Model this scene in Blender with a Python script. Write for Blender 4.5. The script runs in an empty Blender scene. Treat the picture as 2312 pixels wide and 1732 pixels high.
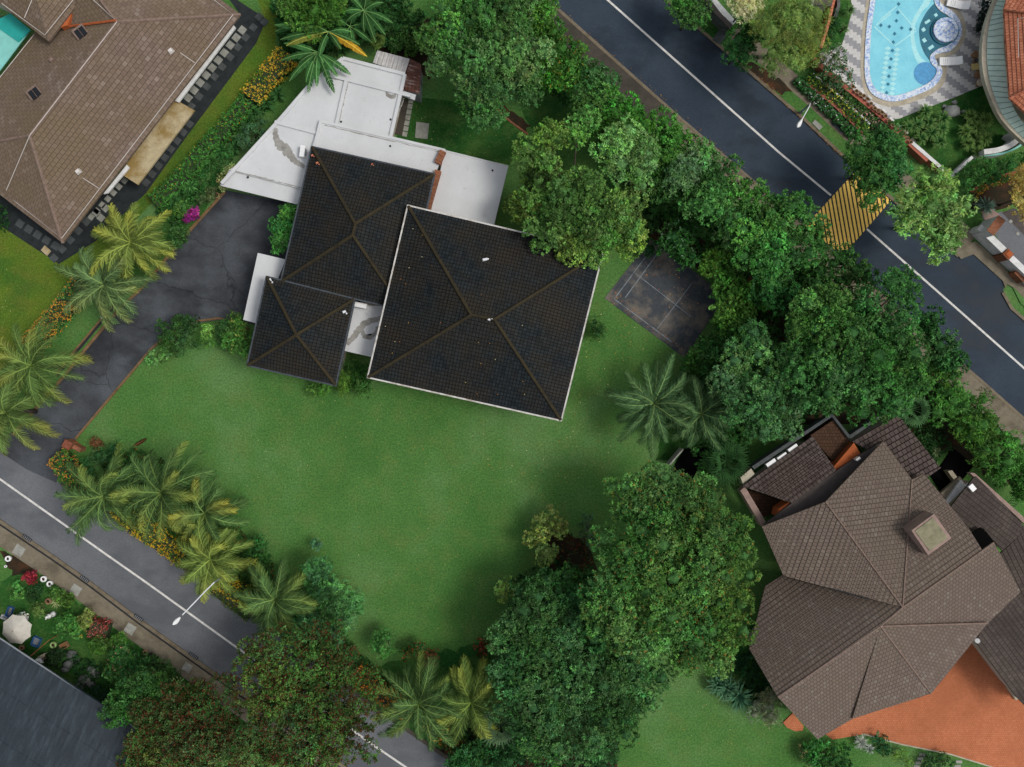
import bpy, math, random
import numpy as np
from mathutils import Vector, Matrix
R_ = math.radians
rng = np.random.default_rng(7); random.seed(7)
SC = bpy.context.scene; COL = SC.collection
# ---------------------------------------------------------------- camera, sky, sun, exposure
H = 80.0                      # drone height in metres
S = 24.0                      # survey scale: photo pixels per metre on the ground
CX, CY = 1156.0, 866.0
cam = bpy.data.cameras.new("camera"); co = bpy.data.objects.new("camera", cam); COL.objects.link(co)
co.location = (0, 0, H); co.rotation_euler = (0, 0, 0)
cam.sensor_width = 36; cam.lens = 36 * H / (2312 / S); cam.clip_end = 1500; SC.camera = co
SUN_EL, SUN_AZ = R_(58), R_(95)
W = bpy.data.worlds.new("World"); SC.world = W; W.use_nodes = True
wn = W.node_tree; bg = wn.nodes['Background']
sky = wn.nodes.new('ShaderNodeTexSky'); sky.sky_type = 'NISHITA'; sky.sun_disc = False
sky.sun_elevation = SUN_EL; sky.sun_rotation = SUN_AZ; sky.air_density = 1.0; sky.dust_density = 3.0; sky.ozone_density = 1.0
hs = wn.nodes.new('ShaderNodeHueSaturation'); hs.inputs['Saturation'].default_value = .35   # thin overcast
wn.links.new(sky.outputs[0], hs.inputs['Color']); wn.links.new(hs.outputs[0], bg.inputs[0]); bg.inputs[1].default_value = 0.118
sl = bpy.data.lights.new("sun", 'SUN'); so = bpy.data.objects.new("sun", sl); COL.objects.link(so)
sl.energy = 1.35; sl.angle = R_(16); sl.color = (1, .96, .9)
sd = Vector((math.sin(SUN_AZ) * math.cos(SUN_EL), math.cos(SUN_AZ) * math.cos(SUN_EL), math.sin(SUN_EL)))
so.rotation_euler = sd.to_track_quat('Z', 'Y').to_euler(); so.location = (60, 0, 60)
SC.view_settings.view_transform = 'Standard'; SC.view_settings.look = 'None'
SC.view_settings.exposure = 0.2; SC.view_settings.gamma = 1
# ---------------------------------------------------------------- survey helpers
def P(px, py, z=0.0):
    k = (H - z) / H / S
    return Vector(((px - CX) * k, -(py - CY) * k, z))
def onplane(px, py, o, n):
    c = Vector((0, 0, H)); d = P(px, py, 0) - c
    t = (o - c).dot(n) / d.dot(n); return c + d * t
# ---------------------------------------------------------------- materials
class NT:
    def __init__(s, name, rough=.85, spec=.3):
        s.m = bpy.data.materials.new(name); s.m.use_nodes = True; s.t = s.m.node_tree; s.b = s.t.nodes['Principled BSDF']
        s.b.inputs['Roughness'].default_value = rough; s.b.inputs['Specular IOR Level'].default_value = spec
        s._pos = None
    def n(s, typ, **kw):
        o = s.t.nodes.new(typ)
        for k, v in kw.items(): setattr(o, k, v)
        return o
    def l(s, a, b): s.t.links.new(a, b)
    def pos(s):
        if s._pos is None: s._pos = s.n('ShaderNodeNewGeometry').outputs['Position']
        return s._pos
    def mapv(s, vec=None, scale=(1, 1, 1), rot=0):
        m = s.n('ShaderNodeMapping'); s.l(vec or s.pos(), m.inputs[0]); m.inputs['Scale'].default_value = scale; m.inputs['Rotation'].default_value = (0, 0, rot); return m.outputs[0]
    def rotv(s, rot, scale):
        return s.mapv(s.mapv(None, (1, 1, 1), rot), scale)
    def noise(s, scale, detail=4, vec=None, rough=.6):
        o = s.n('ShaderNodeTexNoise'); o.inputs['Scale'].default_value = scale; o.inputs['Detail'].default_value = detail; o.inputs['Roughness'].default_value = rough
        s.l(vec or s.pos(), o.inputs['Vector']); return o.outputs['Fac']
    def ramp(s, fac, stops, interp='LINEAR'):
        o = s.n('ShaderNodeValToRGB'); e = o.color_ramp.elements; o.color_ramp.interpolation = interp
        while len(e) < len(stops): e.new(.5)
        for k, (p, c) in enumerate(stops):
            e[k].position = p; e[k].color = (*c, 1) if not isinstance(c, (int, float)) else (c, c, c, 1)
        s.l(fac, o.inputs[0]); return o.outputs[0]
    def mix(s, fac, a, b, blend='MIX'):
        o = s.n('ShaderNodeMix', data_type='RGBA', blend_type=blend)
        for sock, v in ((o.inputs[0], fac), (o.inputs[6], a), (o.inputs[7], b)):
            if isinstance(v, (int, float)): sock.default_value = v
            elif isinstance(v, tuple): sock.default_value = (*v, 1)
            else: s.l(v, sock)
        return o.outputs[2]
    def math(s, op, a, b=None):
        o = s.n('ShaderNodeMath', operation=op)
        for k, v in ((0, a), (1, b)):
            if v is None: continue
            if isinstance(v, (int, float)): o.inputs[k].default_value = v
            else: s.l(v, o.inputs[k])
        return o.outputs[0]
    def col(s, c):
        if isinstance(c, tuple): s.b.inputs['Base Color'].default_value = (*c, 1)
        else: s.l(c, s.b.inputs['Base Color'])
        return s
    def rough(s, r): s.l(r, s.b.inputs['Roughness']); return s
    def bump(s, h, strength=.5, dist=.05):
        o = s.n('ShaderNodeBump'); o.inputs['Strength'].default_value = strength; o.inputs['Distance'].default_value = dist
        s.l(h, o.inputs['Height']); s.l(o.outputs[0], s.b.inputs['Normal']); return s
def simple(name, c, var=.18, scale=3, rough=.85, spec=.3, bump=0):
    m = NT(name, rough, spec); lo = tuple(x * (1 - var) for x in c); hi = tuple(min(1, x * (1 + var)) for x in c)
    f = m.noise(scale, 5); m.col(m.ramp(f, [(.3, lo), (.7, hi)]))
    if bump: m.bump(m.noise(scale * 6, 3), bump, .03)
    return m.m
def mk_grass(name, a, b, c, straw=(.145, .215, .06)):
    m = NT(name, .95, .03)
    big = m.ramp(m.noise(.09, 4), [(.38, a), (.5, b), (.62, c)])
    f2 = m.mix(m.ramp(m.noise(.45, 7, rough=.7), [(.46, 0.), (.72, .55)]), big, straw)
    f3 = m.mix(.55, f2, m.ramp(m.noise(5, 3), [(.35, .35), (.65, .7)]), 'OVERLAY')
    f4 = m.mix(.7, f3, m.ramp(m.noise(9, 3, rough=.85), [(.3, .22), (.7, .78)]), 'OVERLAY')
    m.col(f4); m.bump(m.noise(14, 4, rough=.8), 1.0, .12); return m.m
def mk_asphalt(name, a, b, wet=(.016, .018, .024), rlo=.45, rhi=.8):
    m = NT(name, .75, .15)
    base = m.ramp(m.noise(.25, 6), [(.35, a), (.65, b)])
    g = m.mix(.55, base, m.ramp(m.noise(10, 3, rough=.9), [(.3, .25), (.7, .75)]), 'OVERLAY')
    w = m.ramp(m.noise(.12, 5, m.mapv(scale=(1, 1.6, 1), rot=.7)), [(.5, 0.), (.62, .8)])
    vo = m.n('ShaderNodeTexVoronoi', feature='DISTANCE_TO_EDGE'); vo.inputs['Scale'].default_value = .12
    dv = m.n('ShaderNodeVectorMath', operation='ADD'); nz = m.n('ShaderNodeTexNoise'); nz.inputs['Scale'].default_value = .8; nz.inputs['Detail'].default_value = 6
    m.l(m.pos(), nz.inputs['Vector']); m.l(m.pos(), dv.inputs[0]); m.l(nz.outputs['Color'], dv.inputs[1]); m.l(dv.outputs[0], vo.inputs['Vector'])
    crack = m.ramp(vo.outputs['Distance'], [(.0, .6), (.006, 0.)])
    m.col(m.mix(crack if name == 'driveway_asphalt' else 0.0, m.mix(w, g, wet), (.008, .008, .009)))
    m.rough(m.ramp(w, [(0, rhi), (1, rlo)])); m.bump(m.noise(40, 2), .4, .02); return m.m
def mk_concrete(name, c, stain, scale=.5, amt=.7, rough=.85, thr=.48):
    m = NT(name, rough, .12); lo = tuple(x * .8 for x in c)
    b = m.ramp(m.noise(2.2, 6), [(.35, lo), (.65, c)])
    s1 = m.mix(m.ramp(m.noise(scale, 7, rough=.7), [(thr, 0.), (thr + .16, amt)]), b, stain)
    g = m.mix(.3, s1, m.ramp(m.noise(8, 3, rough=.8), [(.3, .3), (.7, .7)]), 'OVERLAY')
    m.col(g); m.bump(m.noise(20, 3), .3, .02); return m.m
def mk_tile(name, ca, cb, mortar, tw, th, patch=None, pamt=.6, pscale=.35, msize=.02, odd=None, rough=.8, spec=.1, offset=.5, bumpk=.6):
    m = NT(name, rough, spec); uv = m.n('ShaderNodeUVMap').outputs[0]
    br = m.n('ShaderNodeTexBrick', offset=offset); br.inputs['Scale'].default_value = 1
    br.inputs['Brick Width'].default_value = tw; br.inputs['Row Height'].default_value = th; br.inputs['Mortar Size'].default_value = msize; br.inputs['Mortar Smooth'].default_value = .3
    br.inputs['Bias'].default_value = 0; br.inputs['Color1'].default_value = (0, 0, 0, 1); br.inputs['Color2'].default_value = (1, 1, 1, 1); br.inputs['Mortar'].default_value = (.5, .5, .5, 1)
    m.l(uv, br.inputs['Vector'])
    stops = [(.0, ca), (.90, cb)] + ([(.965, odd)] if odd else [])
    c = m.ramp(br.outputs['Color'], stops)
    if patch:
        f = m.ramp(m.noise(pscale, 6, rough=.7), [(.38, 0.), (.62, pamt)]); c = m.mix(f, c, patch)
    c = m.mix(.45, c, m.ramp(m.noise(9, 4, rough=.8), [(.3, .3), (.7, .7)]), 'OVERLAY')
    m.col(m.mix(br.outputs['Fac'], c, mortar)); inv = m.math('SUBTRACT', 1, br.outputs['Fac']); m.bump(inv, bumpk, .03); return m.m
def mk_leaf():
    m = NT('foliage', .7, .08); a = m.n('ShaderNodeVertexColor', layer_name='Col')
    m.col(a.outputs[0]); tr = m.n('ShaderNodeBsdfTranslucent'); m.l(a.outputs[0], tr.inputs[0])
    mx = m.n('ShaderNodeMixShader'); mx.inputs[0].default_value = .25
    m.l(m.b.outputs[0], mx.inputs[1]); m.l(tr.outputs[0], mx.inputs[2]); m.l(mx.outputs[0], m.t.nodes['Material Output'].inputs[0]); return m.m
M = {}
M['leaf'] = mk_leaf()
M['lawn'] = mk_grass('lawn_grass', (.070, .185, .042), (.088, .215, .052), (.125, .255, .080))
M['lawn_yellow'] = mk_grass('dry_grass', (.08, .175, .022), (.125, .20, .025), (.065, .155, .024), (.18, .16, .035))
M['lawn_dark'] = mk_grass('dark_shade_grass', (.022, .095, .020), (.036, .125, .026), (.028, .10, .02))  # dark grass; also carries tree shade painted into the colour
M['soil'] = mk_concrete('soil', (.030, .024, .014), (.085, .035, .016), .6, .8)
M['asphalt_blue'] = mk_asphalt('road_asphalt', (.028, .042, .060), (.038, .054, .074), (.010, .016, .026))
M['asphalt_grey'] = mk_asphalt('old_road_asphalt', (.115, .122, .132), (.15, .157, .168), (.09, .096, .106))
M['asphalt_drive'] = mk_asphalt('driveway_asphalt', (.040, .043, .048), (.085, .094, .105), (.020, .022, .026))
M['path'] = mk_concrete('path_concrete', (.21, .18, .13), (.09, .075, .05), .45)
M['path_dark'] = mk_concrete('wet_path_concrete', (.075, .065, .052), (.04, .037, .03), .45)
M['kerb'] = mk_concrete('kerb_concrete', (.20, .165, .115), (.10, .08, .05), 1.2)
M['kerb_orange'] = mk_concrete('drive_kerb', (.21, .13, .065), (.09, .06, .03), 1.2)
M['paint'] = mk_concrete('road_paint', (.72, .70, .66), (.38, .37, .35), 2.5, .5)
M['yellow_paint'] = simple('yellow_paint', (.93, .60, .13), .07, 4)
m = NT('painted_flat_roof', .7, .3)
b_ = m.ramp(m.noise(.35, 5), [(.35, (.52, .53, .53)), (.65, (.59, .60, .60))])
sp0 = m.ramp(m.noise(1.7, 7, rough=.75), [(.60, 0.), (.74, .6)])
m.col(m.mix(sp0, m.mix(.25, b_, m.ramp(m.noise(14, 4), [(.3, .4), (.7, .6)]), 'OVERLAY'), (.30, .29, .27))); M['white_roof'] = m.m
M['white_wall'] = mk_concrete('painted_wall', (.72, .72, .70), (.45, .44, .41), 1.0, .4)
M['cream_wall'] = mk_concrete('house_wall', (.50, .45, .38), (.32, .28, .23), .8, .4)
M['stain'] = mk_concrete('roof_puddle_stain', (.34, .33, .30), (.20, .19, .17), 1.5, .8)
M['dark_tile'] = mk_tile('charcoal_roof_tile', (.010, .0140, .0165), (.019, .0255, .029), (.004, .005, .0055), .28, .34, (.036, .028, .018), .75, .20, .026, offset=0., bumpk=.6)
M['ridge_dark'] = mk_concrete('mossy_ridge', (.046, .037, .020), (.022, .020, .015), 1.2)
M['brown_tile'] = mk_tile('brown_roof_tile', (.150, .108, .086), (.20, .148, .120), (.055, .038, .03), .46, .38, (.155, .115, .068), .8, .10, .015, (.235, .185, .155))
M['brown_tile_b'] = mk_tile('weathered_roof_tile', (.138, .105, .091), (.172, .132, .114), (.072, .054, .046), .32, .40, (.150, .120, .082), .55, .09, .026, (.20, .168, .142), offset=.5)
M['dark_brown_tile'] = mk_tile('dark_roof_tile', (.060, .046, .042), (.115, .09, .082), (.020, .015, .013), .42, .46, (.08, .058, .045), .6, .2, .035)
M['wing_tile'] = mk_tile('wing_roof_tile', (.080, .064, .054), (.11, .088, .074), (.05, .04, .036), .34, .40, (.05, .04, .036), .8, .2, .022)
M['terracotta'] = mk_tile('terracotta_tile', (.46, .155, .085), (.62, .24, .14), (.25, .08, .05), .25, .32, (.42, .15, .08), .4, .3, .02)
M['paver'] = mk_tile('terracotta_paver', (.50, .165, .075), (.56, .20, .095), (.36, .12, .06), .2, .2, (.34, .115, .05), .7, .14, .014)
M['brick'] = mk_tile('red_brick', (.28, .09, .04), (.42, .16, .08), (.2, .12, .08), .3, .14, (.15, .06, .03), .6, 1., .02)
M['ridge_brown'] = simple('ridge_tile', (.20, .14, .11), .3, 4)
M['cable'] = simple('metal_tape', (.62, .58, .54), .1)
M['gutter_dark'] = simple('dark_gutter', (.05, .06, .07), .3, 3, .5)
M['gutter_white'] = mk_concrete('white_gutter', (.62, .60, .56), (.25, .2, .15), 1.6, .6)
M['slate'] = None
m = NT('slate_roof_sheet', .6, .35)
st = m.noise(1.2, 7, m.rotv(-1.25, (.25, 2.2, 1)), .7)
c = m.ramp(st, [(.3, (.009, .016, .023)), (.5, (.017, .027, .036)), (.75, (.042, .060, .074))])
m.col(m.mix(.5, c, m.ramp(m.noise(12, 4), [(.3, .3), (.7, .7)]), 'OVERLAY')); m.bump(st, .4, .05); M['slate'] = m.m
m = NT('zigzag_deck_paving', .7, .4)
sp = m.n('ShaderNodeSeparateXYZ'); m.l(m.pos(), sp.inputs[0])
fi = m.math('FLOOR', m.math('DIVIDE', sp.outputs[0], .36)); fj = m.math('FLOOR', m.math('DIVIDE', sp.outputs[1], .26))
s_ = m.math('FLOOR', m.math('DIVIDE', m.math('ADD', fi, fj), 3.0)); pr = m.math('PINGPONG', s_, 1.0)
c = m.ramp(pr, [(.4, (.27, .27, .28)), (.6, (.52, .51, .49))], 'CONSTANT')
m.col(m.mix(.35, c, m.ramp(m.noise(6, 4), [(.3, .3), (.7, .7)]), 'OVERLAY')); M['deck'] = m.m
m = NT('blue_mosaic', .35, .5); v = m.n('ShaderNodeTexVoronoi'); v.inputs['Scale'].default_value = 7; m.l(m.pos(), v.inputs['Vector'])
m.col(m.ramp(v.outputs['Color'], [(.2, (.22, .34, .62)), (.45, (.42, .54, .74)), (.7, (.68, .72, .76))])); M['mosaic'] = m.m
m = NT('pool_floor_tile', .5, .3); M['pool_floor'] = m.m
m.col(m.mix(.3, m.ramp(m.noise(.6, 4), [(.35, (.26, .62, .72)), (.65, (.34, .70, .78))]), m.ramp(m.noise(7, 3), [(.3, .35), (.7, .65)]), 'OVERLAY'))
M['pool_pale'] = simple('pale_pool_tile', (.55, .80, .80), .1, 5)
M['pool_dark'] = simple('dark_pool_tile', (.02, .20, .30), .2, 5, .5)
M['pool_teal'] = simple('spa_floor_tile', (.015, .16, .23), .25, 2, .5)
M['pool_bench'] = simple('pool_bench_tile', (.10, .34, .58), .2, 5, .5)
m = NT('water', .04, .5); tb = m.n('ShaderNodeBsdfTransparent'); tb.inputs[0].default_value = (.88, .97, .99, 1)
gl = m.n('ShaderNodeBsdfGlossy'); gl.inputs['Roughness'].default_value = .08; fr = m.n('ShaderNodeFresnel'); fr.inputs[0].default_value = 1.33
bp = m.n('ShaderNodeBump'); bp.inputs['Strength'].default_value = .25; bp.inputs['Distance'].default_value = .1; m.l(m.noise(3, 3), bp.inputs['Height'])
m.l(bp.outputs[0], gl.inputs['Normal']); m.l(bp.outputs[0], fr.inputs['Normal'])
mx = m.n('ShaderNodeMixShader'); m.l(fr.outputs[0], mx.inputs[0]); m.l(tb.outputs[0], mx.inputs[1]); m.l(gl.outputs[0], mx.inputs[2]); m.l(mx.outputs[0], m.t.nodes['Material Output'].inputs[0]); M['water'] = m.m
M['dark_glass'] = simple('dark_glass', (.008, .01, .012), .2, 3, .15, .6)
M['dark_pave'] = mk_concrete('dark_gravel', (.030, .036, .038), (.014, .017, .018), 1.2)
M['stone_pale'] = mk_concrete('pale_paving_stone', (.34, .34, .30), (.2, .2, .17), 1.5)
M['stone_dark'] = mk_concrete('dark_paving_stone', (.085, .095, .095), (.05, .055, .05), 1.5)
M['stained_slab'] = mk_concrete('stained_canopy', (.46, .38, .23), (.25, .17, .06), .3, 1., thr=.47)
M['court'] = mk_concrete('court_concrete', (.062, .070, .080), (.17, .15, .125), .4, .9, thr=.46)
M['court_line'] = mk_concrete('faded_court_line', (.24, .28, .31), (.08, .08, .08), 1.5, .8)
M['metal_white'] = simple('white_metal', (.68, .70, .72), .1, 4, .5)
M['metal_grey'] = simple('grey_metal', (.22, .24, .26), .15, 4, .5)
M['grate'] = simple('iron_grate', (.02, .022, .024), .3, 6, .6)
m = NT('rusty_sheet', .7, .4); st = m.noise(2, 6, m.rotv(.3, (.5, 3, 1))); m.col(m.ramp(st, [(.35, (.07, .025, .015)), (.55, (.16, .06, .04)), (.7, (.4, .36, .33))])); m.bump(st, .3, .03); M['rust'] = m.m
m = NT('corrugated_sheet', .6, .4); wv = m.n('ShaderNodeTexWave'); wv.inputs['Scale'].default_value = 1.6; m.l(m.mapv(rot=.25), wv.inputs[0]); m.col(m.ramp(m.noise(1.2, 5), [(.3, (.36, .34, .32)), (.7, (.55, .54, .53))])); m.bump(wv.outputs['Fac'], .5, .04); M['corrugated'] = m.m
M['bark'] = simple('bark', (.10, .08, .06), .35, 5, .9)
M['turquoise'] = simple('turquoise_sheet', (.02, .34, .30), .12, 1.5, .6)
M['turquoise_pale'] = simple('pale_turquoise_sheet', (.22, .56, .50), .1, 1.5, .6)
M['canopy_glass'] = simple('pale_green_glass', (.46, .60, .52), .12, 1.2, .6, .3)
M['painted_dark'] = simple('painted_dark_matt', (.004, .004, .004), .1, 1, 1.0, 0.)  # near black, painted darkness for the roof hole and yard; also the pond
M['canopy_rib'] = simple('canopy_rib', (.06, .11, .11), .2, 3, .5)
M['beige'] = mk_concrete('beige_concrete', (.48, .43, .33), (.3, .26, .19), .8, .5)
M['fabric'] = simple('cream_canvas', (.52, .49, .43), .12, 2, .9)
M['white_plastic'] = simple('white_plastic', (.78, .78, .77), .06, 4, .45)
M['blue_plastic'] = simple('blue_plastic', (.03, .12, .30), .2, 4, .45)
M['green_glaze'] = simple('green_glaze', (.22, .33, .12), .2, 4, .3)
M['clay'] = simple('clay_pot', (.26, .15, .08), .25, 4, .8)
M['cream_pot'] = simple('cream_pot', (.5, .43, .33), .2, 4, .8)
M['wood'] = simple('wood', (.22, .11, .04), .3, 4, .8)
M['rock'] = mk_concrete('grey_rock', (.13, .14, .13), (.035, .04, .035), 1.6, .95)
M['garden_rock'] = mk_concrete('pale_garden_rock', (.30, .31, .29), (.16, .17, .16), 2.)
M['yellow_table'] = simple('yellow_cushion', (.62, .50, .20), .1, 4)
M['chimney_top'] = mk_concrete('mossy_slab', (.27, .25, .16), (.15, .15, .09), .9, .9)
M['pink_stone'] = mk_concrete('pinkish_plaster', (.34, .24, .20), (.22, .16, .14), 1.)
M['brown_terrace'] = mk_tile('brown_terrace_tile', (.065, .035, .02), (.095, .05, .03), (.03, .016, .01), .3, .3, (.05, .03, .02), .5, .4)
M['orange_wall'] = mk_concrete('orange_plaster', (.45, .12, .04), (.28, .08, .03), 1.)
M['flat_brown'] = mk_concrete('brown_flat_roof', (.10, .085, .078), (.05, .042, .04), .25, .8)
# ---------------------------------------------------------------- object helpers
def put(o, parent=None):
    COL.objects.link(o)
    if parent is not None: o.parent = parent
    return o
def tag(o, label=None, cat=None, group=None, kind=None):
    if label: o['label'] = label
    if cat: o['category'] = cat
    if group: o['group'] = group
    if kind: o['kind'] = kind
    return o
def thing(name, label, cat, loc, group=None):
    o = bpy.data.objects.new(name, None); o.location = loc; o.empty_display_size = .3; put(o); return tag(o, label, cat, group)
def org(parent, loc):
    if parent is None: return Vector(loc or (0, 0, 0))
    while parent.parent is not None: parent = parent.parent
    return Vector(parent.location)
def area2(p): return sum(p[i][0] * p[(i + 1) % len(p)][1] - p[(i + 1) % len(p)][0] * p[i][1] for i in range(len(p)))
class MB:
    def __init__(s): s.v = []; s.f = []; s.uv = []; s.mi = []
    def add(s, vs, fs, uvs=None, mi=0):
        b = len(s.v); s.v += [tuple(q) for q in vs]
        for k, f in enumerate(fs):
            s.f.append([b + i for i in f]); s.uv.append(uvs[k] if uvs else [(vs[i][0], vs[i][1]) for i in f]); s.mi.append(mi)
        return s
    def prism(s, pts, z0, z1, mi=0):
        p = [(q[0], q[1]) for q in pts]
        if area2(p) < 0: p = p[::-1]
        n = len(p); vs = [(x, y, z0) for x, y in p] + [(x, y, z1) for x, y in p]
        fs = [list(range(n))[::-1], list(range(n, 2 * n))] + [[i, (i + 1) % n, n + (i + 1) % n, n + i] for i in range(n)]
        return s.add(vs, fs, None, mi)
    def sheet(s, pts, z, mi=0):
        p = [(q[0], q[1]) for q in pts]
        if area2(p) < 0: p = p[::-1]
        return s.add([(x, y, z) for x, y in p], [list(range(len(p)))], None, mi)
    def box(s, c, size, rot=0, mi=0, taper=1.0):
        hx, hy, hz = size[0] / 2, size[1] / 2, size[2]; cr, sr = math.cos(rot), math.sin(rot); vs = []
        for z, t in ((0, 1), (hz, taper)):
            for sx, sy in ((-1, -1), (1, -1), (1, 1), (-1, 1)):
                x, y = sx * hx * t, sy * hy * t; vs.append((c[0] + x * cr - y * sr, c[1] + x * sr + y * cr, c[2] + z))
        return s.add(vs, [[3, 2, 1, 0], [4, 5, 6, 7], [0, 1, 5, 4], [1, 2, 6, 5], [2, 3, 7, 6], [3, 0, 4, 7]], None, mi)
    def tube(s, pts, rad, n=8, mi=0):
        pts = [Vector(q) for q in pts]; rings = []
        if not isinstance(rad, (list, tuple)): rad = [rad] * len(pts)
        for i, q in enumerate(pts):
            d = (pts[min(i + 1, len(pts) - 1)] - pts[max(i - 1, 0)]).normalized()
            a = d.cross(Vector((0, 0, 1))) if abs(d.z) < .95 else d.cross(Vector((1, 0, 0))); a.normalize(); b = d.cross(a)
            rings.append([q + (a * math.cos(t) + b * math.sin(t)) * rad[i] for t in [2 * math.pi * k / n for k in range(n)]])
        vs = [v for r in rings for v in r]; fs = []
        for i in range(len(pts) - 1):
            for k in range(n): fs.append([i * n + k, i * n + (k + 1) % n, (i + 1) * n + (k + 1) % n, (i + 1) * n + k])
        fs.append(list(range(n))[::-1]); fs.append([(len(pts) - 1) * n + k for k in range(n)])
        return s.add(vs, fs, None, mi)
    def lathe(s, c, prof, n=20, mi=0):
        vs = [(c[0] + r * math.cos(2 * math.pi * k / n), c[1] + r * math.sin(2 * math.pi * k / n), c[2] + z) for r, z in prof for k in range(n)]
        fs = [[i * n + k, i * n + (k + 1) % n, (i + 1) * n + (k + 1) % n, (i + 1) * n + k] for i in range(len(prof) - 1) for k in range(n)]
        return s.add(vs, fs + [list(range(n))[::-1], [(len(prof) - 1) * n + k for k in range(n)]], None, mi)
    def build(s, name, mats, parent=None, loc=None, label=None, cat=None, group=None, kind=None, smooth=False):
        o_ = org(parent, loc); me = bpy.data.meshes.new(name)
        me.from_pydata([(x - o_.x, y - o_.y, z - o_.z) for x, y, z in s.v], [], s.f)
        ul = me.uv_layers.new(name='UVMap'); flat = [c for f in s.uv for q in f for c in q]
        if len(flat) == 2 * len(me.loops): ul.data.foreach_set('uv', flat)
        for m_ in (mats if isinstance(mats, (list, tuple)) else [mats]): me.materials.append(M[m_] if isinstance(m_, str) else m_)
        if any(s.mi): me.polygons.foreach_set('material_index', s.mi)
        if smooth: me.polygons.foreach_set('use_smooth', [True] * len(me.polygons))
        me.update(); o = bpy.data.objects.new(name, me)
        if parent is None: o.location = o_
        put(o, parent); return tag(o, label, cat, group, kind)
def PP(pts, z=0.0): return [P(a, b, z) for a, b in pts]
def struct(name, pts, z, mat, z0=None):
    mb = MB()
    if z0 is None: mb.sheet(PP(pts, z), z)
    else: mb.prism(PP(pts, z), z0, z)
    return mb.build(name, mat, kind='structure')
def ribbon(path, a, b, z):
    w = [P(x, y, z) for x, y in path]; L, Rr = [], []
    for i, q in enumerate(w):
        d = (w[min(i + 1, len(w) - 1)] - w[max(i - 1, 0)]); d.z = 0; d.normalize(); n = Vector((-d.y, d.x, 0))
        L.append(q + n * a); Rr.append(q + n * b)
    return L, Rr
def strip(mb, path, a, b, z0, z1, mi=0):
    L, Rr = ribbon(path, a, b, z1)
    for i in range(len(L) - 1): mb.prism([L[i], L[i + 1], Rr[i + 1], Rr[i]], z0, z1, mi) if z0 is not None else mb.sheet([L[i], L[i + 1], Rr[i + 1], Rr[i]], z1, mi)
    return mb
# pitched roof face laid in real stepped courses; first three points carry heights, others may omit them
def clip(poly, lo, hi):
    def half(pl, sgn, lim):
        out = []
        for i in range(len(pl)):
            a, b = pl[i], pl[(i + 1) % len(pl)]; da, db = sgn * (a[1] - lim), sgn * (b[1] - lim)
            if da >= 0: out.append(a)
            if (da >= 0) != (db >= 0):
                t = da / (da - db); out.append((a[0] + (b[0] - a[0]) * t, a[1] + (b[1] - a[1]) * t))
        return out
    p = half(poly, 1, lo); return half(p, -1, hi) if len(p) > 2 else []
def roof_face(mb, plane_pts, outline, course=.36, lift=.03, thick=.2, inside=0):
    """plane_pts: three (px,py,z); outline: list of (px,py) around the face"""
    q = [P(*p) for p in plane_pts]; n = (q[1] - q[0]).cross(q[2] - q[0]).normalized()
    if n.z < 0: n = -n
    pl = [onplane(p[0], p[1], q[0], n) for p in outline]
    if area2(pl) < 0: pl = pl[::-1]
    u = Vector((0, 0, 1)).cross(n); u = u.normalized() if u.length > 1e-3 else Vector((1, 0, 0)); v = n.cross(u)
    o = q[0]; p2 = [((p - o).dot(u), (p - o).dot(v)) for p in pl]
    lo, hi = min(p[1] for p in p2), max(p[1] for p in p2); k = math.floor(lo / course)
    while k * course < hi:
        a, b = k * course, (k + 1) * course; c = clip(p2, a, b); k += 1
        if len(c) < 3: continue
        if area2(c) < 0: c = c[::-1]
        vs = [o + u * x + v * y + n * (lift * (1 - (y - a) / course)) for x, y in c]
        mb.add(vs, [list(range(len(vs)))], [[(x, y) for x, y in c]])
        bot = [x for x, y in c if abs(y - a) < 1e-5]
        if len(bot) >= 2:
            x0, x1 = min(bot), max(bot); r = [o + u * x0 + v * a, o + u * x1 + v * a]
            mb.add([r[0], r[1], r[1] + n * lift, r[0] + n * lift], [[0, 1, 2, 3]], [[(x0, a), (x1, a), (x1, a), (x0, a)]])
    m_ = len(pl); top = [p - n * .012 for p in pl]; bt = [p - Vector((0, 0, thick)) for p in pl]
    mb.add(top + bt, [[m_ + i for i in range(m_)][::-1]] + [[m_ + i, m_ + (i + 1) % m_, (i + 1) % m_, i] for i in range(m_)])
    return pl
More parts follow.
